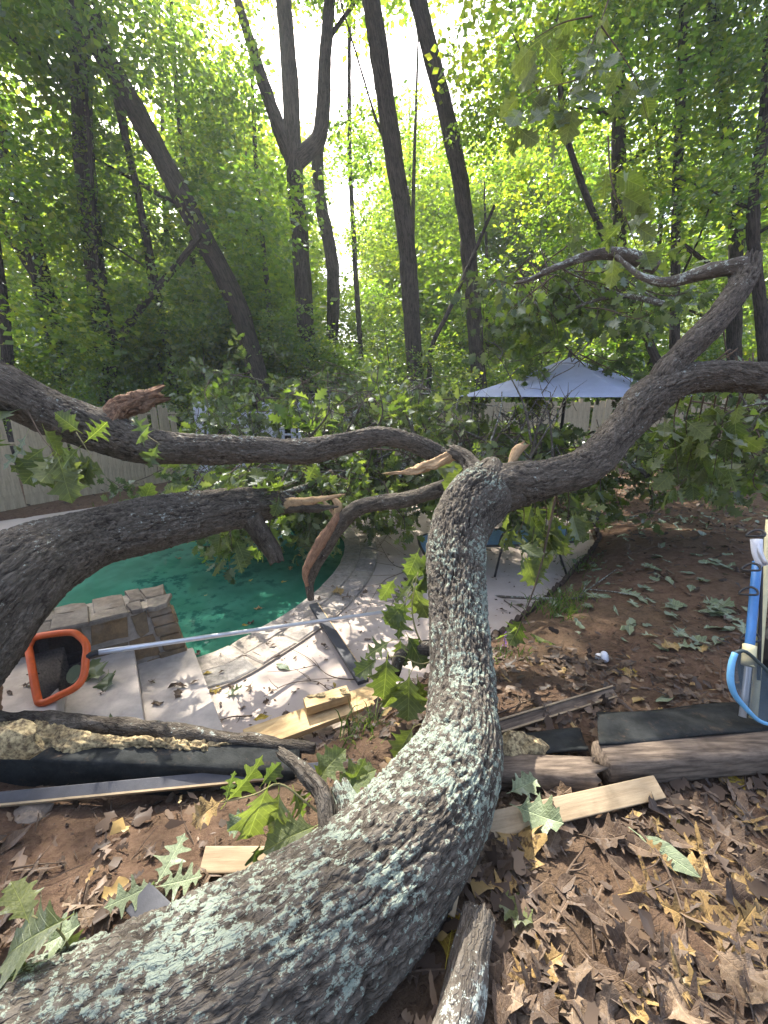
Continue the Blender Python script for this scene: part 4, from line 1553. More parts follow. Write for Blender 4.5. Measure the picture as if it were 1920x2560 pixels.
tree([(828, 930), (832, 680), (800, 500), (795, 380), (812, 180)], 15.5, 34, 'slender tree with a bend close right of the forked tree', 17, 8, h0=.5)
tree([(1040, 960), (1015, 600), (985, 400), (928, 0)], 12.8, 42, 'tall straight dark trunk in the middle right of the sky gap', 19, 9, h0=.5, taper=.75, limbs=[([(985, 400), (940, 300), (925, 250)], 8)])
tree([(1198, 960), (1165, 560), (1130, 350), (1045, 0)], 13.2, 37, 'tall straight trunk leaning left above the umbrella tip', 19, 11, h0=.4, taper=.75)
tree([(1530, 640), (1470, 500), (1410, 320), (1400, 200)], 11.8, 20, 'thin dark sapling leaning left above the umbrella', 11, 9, (.7, 1.2), 2.0)
tree([(1548, 760), (1547, 500), (1545, 0)], 14.0, 38, 'straight upright trunk behind the leafy branch over the umbrella', 18, 14)
tree([(1688, 760), (1692, 500), (1712, 0)], 12.5, 24, 'slender upright trunk at right with a side branch', 16, 14, limbs=[([(1690, 600), (1760, 650), (1840, 700)], 12)])
tree([(1640, 700), (1655, 480), (1630, 250)], 14.5, 13, 'very thin stem left of the slender trunk at right', 12, 8, (.8, 1.2), 2.2)
tree([(1835, 800), (1838, 520), (1800, 200)], 13.5, 34, 'grey trunk near the right edge behind the rising branch', 17, 14)
tree([(1905, 800), (1882, 560), (1912, 300), (1925, 100)], 11.5, 30, 'pale trunk cut by the right edge of the photo', 16, 12)
tree([(275, 1000), (290, 880), (330, 800), (440, 665), (500, 590)], 11.8, 24, 'dark crooked sapling forking above the left fence', 4, 6, (.7, 1.1), 1.6,
     limbs=[([(290, 880), (262, 760), (240, 650), (235, 560)], 20)])
tree([(410, 1020), (390, 830), (375, 700)], 13.0, 12, 'thin straight stem right of the crooked sapling', 9, 6, (.7, 1.2), 1.8)
tree([(445, 1020), (420, 880), (395, 740)], 12.6, 20, 'thin dark leaning stem beside the thin straight stem', 10, 6, (.7, 1.2), 1.8)
tree([(505, 960), (490, 800), (485, 690)], 15.0, 16, 'thin trunk seen between the leaning stem and the thick leaning trunk', 11, 7, (.8, 1.3), 2)
tree([(682, 960), (672, 760), (660, 640)], 15.0, 15, 'thin trunk right behind the thick leaning trunk', 11, 7, (.8, 1.3), 2)
tree([(1073, 950), (1078, 870), (1130, 760)], 12.4, 14, 'short bent sapling just right of the tall middle trunk', 6.5, 4, (.6, 1.0), 1.2)
tree([(905, 930), (890, 700), (885, 600)], 17.0, 14, 'thin pale trunk far back left of the middle trunk', 13, 8, (.9, 1.4), 2.2)
tree([(205, 960), (150, 780), (60, 640)], 14.0, 30, 'dark leaning trunk between the left edge trunk and the ivy tree', 13, 10)
tree([(30, 1000), (10, 800), (-10, 640)], 11.5, 28, 'dark trunk standing at the left frame edge behind the fence', 13, 10)

# understorey just behind the fences
for k in range(30):
    x = -13 + 27 * (k + random.random()) / 30
    y = random.uniform(12.6, 16.5) if x > -5 else random.uniform(11.8, 15)
    if x < -6:
        y = max(8.5, 12 + (x + 6) * .25) + random.uniform(.6, 3)
    z = gz(x, y)
    t = thing('shrub', (x, y, z), 'leafy green understorey shrub ' + ('behind the left board fence' if x < -5 else 'behind the whitewashed pickets' if x < -1.5 else 'behind the back fence left of the umbrella' if x < 3 else 'behind the back fence at far right'), 'shrub', 'understorey shrubs behind the fence')
    hh = random.uniform(2.2, 4.6)
    b = MB()
    b.tube([(x, y, z - .1), (x + random.uniform(-.2, .2), y, z + hh * .5), (x + random.uniform(-.5, .5), y, z + hh)], [.035, .025, .008], 6, lump=.1, step=.3)
    b.build('stem', M['bark_tree'], t, True)
    for j in range(6):
        a = random.uniform(0, 6.28)
        add_clump(t, Vector((x + math.cos(a) * .8, y + math.sin(a) * .7, z + hh * random.uniform(.25, 1.05))), random.uniform(.75, 1.25), CLUMP)

# deeper wood
for k in range(66):
    y = random.uniform(18, 40)
    x = random.uniform(-1.15, 1.2) * y
    if k >= 46:
        y = random.uniform(18, 30)
        x = (random.choice((random.uniform(1130, 1420), random.uniform(520, 700), random.uniform(760, 1080))) - 960) / F * y
    z = gz(x, y)
    H = random.uniform(9, 15) + (y - 18) * .22
    r = random.uniform(.09, .2)
    lean = random.uniform(-.08, .08)
    t = thing('forest_tree', (x, y, z), 'sunlit tree deeper in the wood beyond the ' + ('left board fence' if x / y < -.25 else 'white pickets near the sky gap' if x / y < .18 else 'umbrella at right'), 'tree', 'trees deeper in the wood')
    limb('trunk', [(x, y, z - .2), (x + lean * H * .5, y, z + H * .5), (x + lean * H + random.uniform(-.6, .6), y, z + H)], [r * 1.2, r * .8, r * .25], 'bark_tree', t, 10, .5, 0, 1, k, .12)
    for j in range(17):
        h = random.uniform(.06, 1.05) * H * (.45 if k >= 58 else 1)
        a = random.uniform(0, 6.28)
        rr = random.uniform(.3, 3.2)
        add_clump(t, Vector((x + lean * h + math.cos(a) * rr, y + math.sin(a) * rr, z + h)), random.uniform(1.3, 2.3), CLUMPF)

# ------------------------------------------------------------------ the fallen oak in front
random.seed(21)
fo = thing('fallen_oak', (-.2, .9, .45), 'big lichen covered oak trunk fallen from lower left, forking over the patio', 'fallen tree')
TR = [(-900, 2960, .95, 520), (-400, 2860, .95, 500), (60, 2720, .98, 470), (390, 2570, 1.05, 440), (640, 2430, 1.12, 405), (900, 2225, 1.27, 350), (1075, 2035, 1.48, 285), (1148, 1880, 1.7, 225), (1152, 1740, 1.92, 172),
      (1148, 1600, 2.1, 152), (1143, 1480, 2.28, 144), (1138, 1370, 2.45, 143), (1165, 1285, 2.6, 150), (1205, 1235, 2.68, 150), (1228, 1190, 2.74, 100)]
p_, r_ = lpx(TR)
limb('trunk', p_, r_, 'bark_lichen', fo, 330, .0058, .022, .95, 2, .06)
BR = [(1190, 1245, 2.68, 120), (1275, 1215, 2.7, 112), (1380, 1195, 2.7, 92), (1470, 1165, 2.72, 92), (1545, 1090, 2.76, 90), (1620, 1000, 2.78, 92), (1700, 955, 2.78, 78), (1800, 938, 2.76, 70), (1930, 948, 2.74, 68), (2080, 960, 2.74, 60)]
p_, r_ = lpx(BR)
limb('branch', p_, r_, 'bark_limb', fo, 150, .008, .02, .8, 5, .1)
UB = [(1640, 985, 2.78, 64), (1665, 930, 2.78, 66), (1710, 880, 2.78, 60), (1780, 810, 2.8, 62), (1835, 740, 2.82, 56), (1862, 690, 2.84, 52), (1872, 655, 2.85, 50)]
p_, r_ = lpx(UB)
limb('branch', p_, r_, 'bark_limb', fo, 110, .008, .016, .75, 9, .1, .03)
SB = [(1862, 665, 2.84, 40), (1800, 672, 2.9, 36), (1730, 690, 3.0, 32), (1670, 705, 3.05, 22), (1600, 690, 3.1, 14), (1540, 640, 3.2, 9)]
p_, r_ = lpx(SB)
limb('branch', p_, r_, 'bark_grey', fo, 32, .02, .006, .8, 12, .12)
PB = [(1640, 668, 3.3, 32), (1570, 640, 3.3, 30), (1490, 636, 3.32, 24), (1400, 665, 3.35, 16), (1320, 700, 3.4, 10), (1285, 708, 3.45, 6)]
p_, r_ = lpx(PB)
limb('branch', p_, r_, 'bark_grey', fo, 28, .02, .006, .8, 13, .12)
ST = [(1215, 1240, 2.66, 75), (1195, 1190, 2.72, 52), (1165, 1145, 2.8, 38), (1130, 1128, 2.86, 34)]
p_, r_ = lpx(ST)
limb('branch_stub', p_, r_, 'bark_limb', fo, 36, .015, .012, 1, 15, .1, .02)
SPL = [(1140, 1135, 2.85, 34), (1090, 1160, 2.88, 30), (1030, 1178, 2.92, 22), (995, 1182, 2.95, 8)]
p_, r_ = lpx(SPL)
v, f, rd = tube_data(p_, [q * .75 for q in r_], 60, .008, .012, .6, .4, 16, True, .08)
link('torn_splinter', mesh('torn_splinter', v, f, M['raw_wood'], True, None, {'ridge': rd}), fo)
KN = [(1210, 1245, 2.68, 110), (1224, 1195, 2.68, 92), (1230, 1162, 2.69, 60), (1232, 1148, 2.7, 30)]
p_, r_ = lpx(KN)
limb('knob', p_, r_, 'bark_limb', fo, 90, .008, .012, .8, 17, .15)
SL = [(1272, 1170, 2.7, 12), (1290, 1130, 2.72, 26), (1303, 1118, 2.73, 16)]
p_, r_ = lpx(SL)
v, f, rd = tube_data(p_, r_, 8, .015, .004, .6, .3, 18, True, .04)
link('torn_splinter', mesh('torn_splinter', v, f, M['raw_wood'], True, None, {'ridge': rd}), fo)
# stubs on the lower trunk
S1 = [(830, 2150, 1.3, 90), (818, 2060, 1.36, 46), (805, 1985, 1.42, 40), (755, 1925, 1.48, 34), (705, 1885, 1.54, 24)]
p_, r_ = lpx(S1)
limb('branch_stub', p_, r_, 'bark_limb', fo, 36, .01, .007, .8, 19, .12, .02)
S2 = [(905, 2090, 1.36, 150), (868, 2010, 1.42, 70), (850, 1968, 1.46, 46)]
p_, r_ = lpx(S2)
limb('knob', p_, r_, 'bark_lichen', fo, 100, .007, .014, .8, 20, .2, .01)
S3 = [(1120, 1620, 2.2, 46), (1040, 1622, 2.24, 34), (1000, 1640, 2.26, 30), (985, 1690, 2.26, 22), (965, 1715, 2.26, 12)]
p_, r_ = lpx(S3)
limb('branch', p_, r_, 'bark_limb', fo, 24, .014, .006, .8, 21, .12)

# ------------------------------------------------------------------ other fallen limbs
fl = thing('fallen_limb', tuple(at(300, 1060, 3.0)), 'long bare limb reaching across from the left edge above the fence line', 'fallen limb')
L1 = [(-1500, 640, 2.35, 150), (-900, 700, 2.35, 140), (-450, 790, 2.42, 128), (-160, 905, 2.5, 118), (0, 968, 2.6, 112), (130, 1030, 2.75, 106), (260, 1080, 2.85, 108), (380, 1118, 2.95, 86), (520, 1122, 3.05, 68), (660, 1126, 3.15, 60), (760, 1128, 3.2, 62), (850, 1112, 3.25, 54), (950, 1094, 3.3, 50), (1030, 1108, 3.32, 44), (1100, 1140, 3.33, 38), (1165, 1175, 3.2, 26)]
p_, r_ = lpx(L1)
limb('limb', p_, r_, 'bark_limb', fl, 140, .009, .019, .8, 31, .1)
S = [(275, 1065, 2.84, 60), (300, 1028, 2.88, 52), (345, 1005, 2.92, 46), (392, 990, 2.96, 36)]
p_, r_ = lpx(S)
limb('branch_stub', p_, r_, 'torn_bark', fl, 60, .008, .02, .8, 33, .3, .05)

fl2 = thing('fallen_limb', tuple(at(200, 1400, 2.6)), 'thick dark limb lying over the stone wall and the pool at left', 'fallen limb')
L2 = [(-1300, 2300, 1.55, 420), (-700, 2080, 1.6, 360), (-350, 1850, 1.75, 300), (-200, 1720, 1.9, 270), (-90, 1590, 2.05, 265), (20, 1465, 2.2, 240), (120, 1392, 2.4, 186), (230, 1346, 2.65, 150), (370, 1312, 2.9, 130), (500, 1286, 3.15, 112), (600, 1268, 3.35, 96), (680, 1258, 3.5, 74), (730, 1262, 3.55, 40)]
p_, r_ = lpx(L2)
limb('limb', p_, r_, 'bark_limb', fl2, 180, .009, .024, .9, 37, .08, .06)
S = [(625, 1290, 3.36, 56), (650, 1330, 3.4, 48), (678, 1372, 3.44, 42), (690, 1402, 3.46, 34)]
p_, r_ = lpx(S)
limb('branch_stub', p_, r_, 'bark_limb', fl2, 28, .015, .009, .9, 39, .15, .015)
for pts_, mt in (([(690, 1258, 3.5, 34), (760, 1256, 3.48, 22), (810, 1246, 3.46, 14), (862, 1236, 3.44, 3)], 'raw_wood'), ([(700, 1262, 3.5, 30), (790, 1270, 3.5, 20), (846, 1266, 3.5, 4)], 'bark_limb')):
    p_, r_ = lpx(pts_)
    v, f, rd = tube_data(p_, r_, 10, .02, .006, .6, .3, 41, True)
    link('torn_splinter', mesh('torn_splinter', v, f, M[mt], True, None, {'ridge': rd}), fl2)

fl3 = thing('broken_limb', tuple(at(800, 1380, 4.1)), 'broken limb with a split pale side dipping into the pool edge', 'broken limb')
L3 = [(1120, 1215, 3.7, 38), (1020, 1248, 3.75, 38), (940, 1258, 3.8, 38), (880, 1278, 3.85, 42), (840, 1325, 3.9, 40), (805, 1380, 3.95, 38), (782, 1425, 3.98, 34), (774, 1455, 4.0, 28), (778, 1500, 4.02, 18)]
p_, r_ = lpx(L3)
limb('limb', p_, r_, 'bark_limb', fl3, 80, .01, .012, .7, 43, .1)
p_, r_ = lpx([(852, 1280, 3.86, 14), (838, 1300, 3.84, 20), (805, 1350, 3.87, 26), (780, 1395, 3.9, 22), (764, 1432, 3.93, 16), (768, 1465, 3.96, 7)])
v, f, rd = tube_data(p_, r_, 12, .02, .01, .6, .3, 44, True)
link('split_face', mesh('split_face', v, f, M['inner_bark'], True, None, {'ridge': rd}), fl3)
for q in ([(838, 1300, 3.86, 16), (846, 1268, 3.86, 20), (835, 1248, 3.86, 12), (818, 1240, 3.86, 3)], [(842, 1296, 3.86, 8), (820, 1265, 3.86, 9), (800, 1245, 3.86, 3)]):
    p_, r_ = lpx(q)
    v, f, rd = tube_data(p_, r_, 8, .02, .004, .6, .2, 45, True)
    link('torn_splinter', mesh('torn_splinter', v, f, M['raw_wood'], True, None, {'ridge': rd}), fl3)

lg = thing('broken_log', tuple(at(1150, 2400, 1.3)), 'short grey barkless log with a snapped pale end lying at bottom centre', 'log')
gl = gz(.3, .9)
A_, B_ = on(1196, 2285, gl + .09), on(1120, 2640, gz(.2, .65) + .06)
limb('log', [B_, B_.lerp(A_, .35) + Vector((.006, 0, 0)), B_.lerp(A_, .7), A_], [.056, .053, .05, .044], 'bark_grey', lg, 44, .01, .006, .8, 51, .1, .012)


# ------------------------------------------------------------------ single leaves hanging near the viewer
def hang(parent, pts, n, size, meshes, spread, tw=.006, droop=.5, twig=True, face=.5):
    """a twig through pts (px, py, depth) with n separate leaves round its outer part"""
    P = [at(*p) for p in pts]
    c = [Vector(tuple(q)) for q in catmull([tuple(p) for p in P], 6)]
    if twig:
        b = MB()
        b.tube(P, [tw * (1 - .7 * i / (len(P) - 1)) for i in range(len(P))], 6, lump=.05, step=.02)
        b.build('twig', M['green_twig' if tw < .005 else 'twig'], parent, True)
    for i in range(n):
        t = random.uniform(.25, 1)
        p = c[int(t * (len(c) - 1))]
        d = rv(1)
        d.z -= droop * 2.2
        d.normalize()
        s = random.uniform(*size)
        q = p + d * s * .25 + rv(spread * .3)
        nn_ = rv(1) + (Vector((0, 0, CAMZ)) - p).normalized() * face + Vector((0, 0, .5))
        link('leaf', random.choice(meshes), parent, frame(q, d, nn_, s))


CR, CU, CF = Vector((1, 0, 0)), Vector((0, SP, CP)), Vector((0, CP, -SP))


def leaf_at(parent, base, tip, zc, mesh_, tilt=(0, 0), dz=0.0, stalk=None):
    """one leaf from its base to its tip, facing the viewer roughly; tilt leans its face sideways and up"""
    a, b_ = at(base[0], base[1], zc), at(tip[0], tip[1], zc + dz)
    nn_ = -ray((base[0] + tip[0]) / 2, (base[1] + tip[1]) / 2).normalized() + CR * tilt[0] + CU * tilt[1]
    link('leaf', mesh_, parent, frame(a, b_ - a, nn_, (b_ - a).length))
    if stalk:
        c = at(*stalk)
        b = MB()
        b.tube([c, c.lerp(a, .5) + CU * .008, a], [.0022, .0018, .0015], 5, lump=0, step=.02)
        b.build('leaf_stalk', M['green_twig'], parent, True)


random.seed(33)
j1, j2 = (745, 1985, 1.42), (566, 2003, 1.38)
b = MB()
b.tube([at(830, 2060, 1.4), at(770, 2010, 1.42), at(700, 1960, 1.4), at(640, 1985, 1.38), at(560, 2005, 1.38)], [.005, .004, .0035, .003, .002], 6, lump=.05, step=.02)
b.build('twig', M['green_twig'], fo, True)
for bs, tp, z, me_, tl, dz, stk in (
        ((667, 1972), (618, 2092), 1.36, GREEN[2], (.5, .3), .02, (700, 1960, 1.39)), ((697, 1985), (692, 2112), 1.40, GREEN[0], (-.5, -.2), .0, (700, 1960, 1.4)), ((569, 2002), (664, 1900), 1.45, GREEN[4], (.6, -.5), .06, j2),
        ((565, 1998), (584, 1925), 1.38, GREEN[1], (1.2, .2), .03, j2), ((550, 2005), (474, 2060), 1.36, TAN[1], (.3, .8), -.02, j2), ((785, 2066), (652, 2122), 1.36, GREEN[3], (.1, .8), -.04, None), ((785, 2075), (700, 2130), 1.35, PALE[1], (-.2, .9), .0, None),
        ((625, 2035), (572, 2075), 1.4, PALE[0], (.2, .6), .0, None), ((790, 1950), (858, 1872), 1.5, GREEN[3], (-.3, .2), .02, (760, 1935, 1.48)), ((836, 1971), (890, 1940), 1.5, GREEN[5], (.4, .6), .02, (815, 2020, 1.43)), ((845, 1965), (941, 1924), 1.52, GREEN[6], (-.3, .3), .03, (815, 2020, 1.43)),
        ((870, 1975), (915, 1900), 1.52, GREEN[7], (.5, .1), .02, None), ((735, 1975), (765, 2050), 1.45, GREEN[7], (.8, -.2), .03, None), ((655, 1960), (700, 1905), 1.45, GREEN[8], (.2, -.6), .06, None), ((648, 2110), (622, 2178), 1.36, WILT[1], (1.0, .2), .01, None), ((690, 2170), (640, 2215), 1.34, WILT[2], (.3, .7), .0, None), ((770, 2180), (700, 2225), 1.32, WILT[3], (-.3, .8), .0, None),
        ((968, 1648), (958, 1752), 2.12, GREEN[0], (.1, .2), .03, (1000, 1640, 2.2)), ((1023, 1691), (1021, 1802), 2.08, GREEN[2], (-.3, .2), .0, (1040, 1660, 2.14)), ((1030, 1822), (984, 1902), 1.92, GREEN[3], (.2, .4), -.02, (1060, 1810, 1.95)),
        ((1013, 1508), (992, 1596), 2.24, GREEN[1], (.6, .1), .0, (1030, 1470, 2.26)), ((1010, 1508), (962, 1566), 2.22, GREEN[5], (-.2, -.5), .02, (1030, 1470, 2.26)), ((1028, 1464), (984, 1506), 2.26, GREEN[4], (.1, .6), .0, (1040, 1440, 2.3)), ((1035, 1470), (1070, 1546), 2.3, GREEN[6], (-.5, -.4), .02, None),
        ((973, 1604), (908, 1644), 2.16, GREEN[7], (.2, .7), .0, (1010, 1600, 2.2)), ((1020, 1592), (1060, 1670), 2.2, GREEN[8], (.3, .2), .0, None), ((1045, 1700), (1062, 1792), 2.12, GREEN[4], (.5, -.3), .03, None), ((940, 1650), (890, 1690), 2.15, GREEN[8], (0, .5), .0, None), ((1000, 1600), (1010, 1668), 2.24, GREEN[0], (-.6, -.3), .0, None),
        ((1000, 1705), (960, 1770), 2.12, GREEN[6], (.5, -.5), .04, None), ((985, 1450), (950, 1500), 2.3, GREEN[2], (.4, -.2), .0, None), ((1045, 1380), (1020, 1440), 2.4, GREEN[5], (.4, .3), .0, None)):
    leaf_at(fo, bs, tp, z, me_, tl, dz, stk)
b = MB()
b.tube([at(1095, 1640, 2.2), at(1050, 1600, 2.22), at(1030, 1520, 2.26), at(1045, 1430, 2.3)], [.006, .005, .004, .002], 6, lump=.05, step=.02)
b.tube([at(1090, 1650, 2.18), at(1050, 1660, 2.14), at(1000, 1640, 2.16), at(965, 1648, 2.13)], [.005, .004, .003, .002], 6, lump=.05, step=.02)
b.build('twig', M['green_twig'], fo, True)
hang(fo, [(1090, 1300, 2.6), (1080, 1370, 2.6), (1060, 1410, 2.6)], 6, (.16, .22), WILT, .08, .004, .9)
leaf_at(fo, (1165, 1160), (1112, 1225), 2.95, GREEN[3], (.2, .4), .0, (1185, 1150, 2.9))
leaf_at(fo, (1160, 1175), (1150, 1250), 2.98, GREEN[5], (-.4, .1), .0, None)
leaf_at(fo, (1150, 1160), (1085, 1180), 2.96, WILT[2], (.1, .6), .0, None)
for k in range(5):
    hang(fo, [(1300 + 30 * k, 1225, 2.75), (1310 + 28 * k, 1290 + random.uniform(-20, 20), 2.8 + .05 * k), (1270 + 32 * k + random.uniform(-15, 30), 1345 + 45 * (k % 3), 2.85 + .05 * k)], 7, (.15, .22), GREEN, .11, .005, .8, face=.8)
hang(fo, [(1390, 1240, 2.85), (1345, 1440, 2.8), (1290, 1590, 2.8)], 4, (.16, .22), GREEN, .06, .009, .8)
for k in range(6):
    x0 = 1700 + 30 * k
    hang(fo, [(x0, 990, 3.1), (x0 - 15, 1060, 3.3), (x0 - 30 + random.uniform(-30, 30), 1150 + random.uniform(-30, 90), 3.4)], 12, (.15, .21), GREEN, .13, .006, .8)
hang(fl, [(60, 1010, 2.6), (110, 1100, 2.5), (160, 1150, 2.5)], 12, (.18, .24), GREEN, .12, .005, .6, face=1.3)
hang(fl, [(190, 1080, 2.6), (215, 1120, 2.6), (235, 1160, 2.6)], 6, (.16, .2), GREEN, .07, .004, .6, face=1.3)
hang(fl, [(-10, 1020, 2.4), (0, 1090, 2.4), (-10, 1120, 2.4)], 3, (.2, .24), GREEN, .04, .004, .5, face=1.5)
hang(fl, [(330, 1050, 2.75), (370, 1090, 2.72), (400, 1110, 2.7)], 4, (.14, .18), WILT, .05, .004, .5)
hang(fl2, [(560, 1280, 3.2), (575, 1330, 3.2), (580, 1380, 3.2)], 10, (.16, .2), GREEN, .1, .005, .8)
for xx, yy in ((430, 1265), (520, 1250), (610, 1225), (690, 1225), (350, 1290)):
    hang(fl2, [(xx, yy + 30, 3.3), (xx + 10, yy, 3.4), (xx + 40, yy - 15, 3.5)], 7, (.15, .2), GREEN + WILT, .12, .005, .2)
# leafy ends of the raised branch, close to the viewer at upper right
hb_ = thing('overhanging_branch', tuple(at(1500, -80, 2.4)), 'dark leafy branch hanging down into view at upper right, close and soft', 'branch')
hang(hb_, [(1560, -120, 2.6), (1500, 60, 2.6), (1440, 200, 2.6), (1380, 320, 2.6)], 20, (.13, .19), GREEN, .12, .006, .5, face=.6)
hang(hb_, [(1500, 60, 2.6), (1580, 180, 2.6), (1620, 300, 2.6)], 9, (.12, .18), GREEN, .12, .005, .5, face=.6)
hang(hb_, [(1440, 200, 2.6), (1320, 240, 2.6), (1290, 340, 2.6)], 9, (.13, .18), GREEN, .1, .004, .6, face=.8)
hang(hb_, [(1520, 340, 2.3), (1530, 460, 2.3), (1570, 560, 2.3), (1600, 640, 2.35)], 14, (.13, .18), GREEN, .12, .005, .7, face=.6)
hang(hb_, [(1480, 40, 2.4), (1400, 60, 2.4), (1300, 120, 2.4)], 9, (.13, .18), GREEN, .14, .005, .4)
# leaves at lower left
lw = thing('oak_sprig', tuple(on(90, 2400, gz(-.8, .7) + .1)), 'cluster of big broad green oak leaves at the lower left corner', 'leaves')
b = MB()
b.tube([at(190, 2420, 1.12), at(150, 2330, 1.1), at(80, 2290, 1.08)], [.004, .003, .002], 6, lump=.05, step=.02)
b.build('twig', M['green_twig'], lw, True)
for bs, tp, z, me_, tl, dz, stk in (((158, 2300), (-14, 2392), 1.06, GREEN[3], (.1, .5), .0, (150, 2330, 1.1)), ((70, 2300), (28, 2200), 1.1, GREEN[0], (.7, -.2), .05, None), ((112, 2362), (206, 2312), 1.12, PALE[3], (-.2, .7), .0, None),
                                    ((150, 2380), (85, 2440), 1.12, GREEN[4], (.5, -.3), .02, None), ((60, 2390), (20, 2460), 1.08, GREEN[6], (.2, .3), .0, None), ((150, 2340), (200, 2400), 1.13, GREEN[2], (.4, .4), .0, None)):
    leaf_at(lw, bs, tp, z, me_, tl, dz, stk)
sp_ = thing('oak_sprig', tuple(on(420, 2180, gz(-.7, 1.1) + .02)), 'pale green deeply lobed oak sprig with a small acorn on the dirt', 'leaves')
q = gz(-.72, 1.05) + .05
ng = [leaf_mesh('oak_leaf_lobed', OAK_A, 140 + k, 'pale_leaf', bend=.1, fold=.1, rip=.05) for k in range(3)]
for a, b_, s, k in (((395, 2205), (455, 2100), .15, 0), ((400, 2215), (490, 2195), .14, 1), ((385, 2210), (280, 2262), .14, 2)):
    A_, B_ = on(*a, q), on(*b_, q + .015)
    link('leaf', ng[k], sp_, frame(A_, B_ - A_, (0, -.35, 1), s))
b = MB()
b.tube([on(300, 2300, q - .02), on(395, 2210, q), on(470, 2165, q)], [.002, .002, .001], 5, lump=0, step=.02)
b.build('twig', M['twig'], sp_)
ac = on(372, 2232, q)
b = MB()
b.tube([ac, ac + Vector((.002, .008, .004)), ac + Vector((.004, .018, .008)), ac + Vector((.005, .026, .011))], [.004, .008, .007, .002], 10, lump=0, step=.003)
b.build('acorn', M['grass'], sp_, True)

# ------------------------------------------------------------------ brush: fallen crown lying behind the pool
random.seed(44)


def brush(label, main, sprays, boxes, w0=14, mat='bark_grey', meshes=None, twigs=5, name='fallen_branch', droop=.6):
    """main: path of the branch; boxes: (x0, y0, x1, y1, z0, z1, count) where its leafy ends hang"""
    P = [at(*p) for p in main]
    t = thing(name, tuple(P[0]), label, 'fallen branch', 'leafy branches of the fallen crown')
    r0 = w0 / 2 * main[0][2] / F
    limb('limb', P, [r0 * (1 - .7 * i / (len(P) - 1)) for i in range(len(P))], mat, t, 18, .03, .005, .8, random.random() * 40, .15)
    allp = []
    for (x0, y0, x1, y1, z0, z1, cnt) in boxes:
        for k in range(cnt):
            p = at(random.uniform(x0, x1), random.uniform(y0, y1), random.uniform(z0, z1))
            if p.z < gz(p.x, p.y) + .05:
                p.z = gz(p.x, p.y) + .08
            d = Vector((random.gauss(0, 1), random.gauss(-.2, .8), random.gauss(-droop, .5)))
            link('leaf_spray', random.choice(meshes or (SPRAY + WSPRAY)), t, frame(p, d, rv(.8) + Vector((0, -.3, .9)), random.uniform(.8, 1.25)))
            allp.append(p)
    for k in range(twigs):
        p = random.choice(P)
        q = random.choice(allp) if allp else p + rv(.5)
        b = MB()
        mid = p.lerp(q, .5) + rv(.12) + Vector((0, 0, .08))
        b.tube([p, mid, q, q + rv(.15)], [r0 * .45, r0 * .3, r0 * .18, .002], 6, lump=.15, step=.04)
        b.build('twig', M[mat], t, True)
    return t


brush('grey limbed brush heaped beside the white pickets', [(960, 1190, 5.6), (900, 1120, 6.0), (800, 1050, 6.6), (690, 1010, 7.0)], 0, [(520, 930, 900, 1230, 5.5, 7.5, 66)], 16)
brush('leafy limb drooping over the far edge of the pool', [(700, 1240, 4.6), (780, 1210, 5.0), (900, 1170, 5.4), (1000, 1120, 5.6)], 0, [(600, 1120, 1000, 1235, 4.6, 6.2, 58), (600, 1190, 760, 1265, 4.8, 5.6, 14)], 18)
brush('lichen grey branch standing up in the brush left of the umbrella', [(1000, 1200, 5.2), (1030, 1100, 5.6), (1060, 1060, 6.0), (1120, 1010, 6.4)], 0, [(860, 960, 1130, 1170, 5.2, 7.0, 56)], 18)
brush('thin pale forked branch under the left side of the umbrella', [(1110, 1190, 4.8), (1150, 1110, 5.0), (1140, 1050, 5.2), (1145, 990, 5.4)], 0, [(1020, 1060, 1160, 1180, 4.6, 6.2, 16), (1120, 1070, 1320, 1180, 4.6, 5.6, 22), (1150, 1010, 1300, 1120, 7, 8.5, 14)], 12)
brush('crooked twiggy branch around the umbrella pole', [(1180, 1160, 4.4), (1220, 1120, 4.6), (1250, 1030, 4.8), (1255, 980, 5.0)], 0, [(1180, 1080, 1500, 1185, 4.6, 5.6, 30), (1180, 1010, 1420, 1120, 6.8, 8.5, 16)], 9)
brush('leafy brush in shade under the right side of the umbrella', [(1620, 1190, 5.2), (1560, 1140, 5.6), (1480, 1080, 6.0)], 0, [(1400, 1020, 1700, 1120, 7.2, 9.0, 28), (1450, 1110, 1700, 1180, 5.2, 6.4, 12)], 12)
brush('drooping leafy limb hanging over the top of the umbrella', [(1660, 760, 4.2), (1560, 740, 4.4), (1460, 760, 4.6), (1400, 800, 4.8)], 0, [(1260, 610, 1640, 725, 4.3, 5.4, 40), (1440, 740, 1560, 775, 4.5, 5.0, 3)], 14, droop=.9)
t_ = brush('oak leaf spray lying on the umbrella canopy', [(1480, 850, 5.2), (1450, 880, 5.2), (1430, 905, 5.25)], 0, [(1390, 855, 1490, 885, 5.25, 5.5, 9)], 6, twigs=1)
brush('leafy limb ends drooping at the right edge above the dirt', [(1960, 1000, 3.6), (1880, 1040, 4.0), (1800, 1060, 4.4)], 0, [(1700, 1000, 1930, 1130, 3.8, 5.2, 24), (1800, 780, 1930, 920, 4, 5, 10)], 14, droop=1.0)
brush('pale broken limb in the shade behind the rising branch', [(1860, 1010, 5.0), (1800, 1060, 5.4), (1730, 1110, 5.8)], 0, [(1640, 1030, 1900, 1130, 6.4, 8.5, 22)], 20)
brush('twiggy branch tips standing above the brush in the middle', [(860, 1060, 6.6), (920, 1010, 7.0), (1010, 985, 7.4), (1080, 985, 7.6)], 0, [(480, 900, 1100, 1040, 6.8, 9.5, 70)], 12)
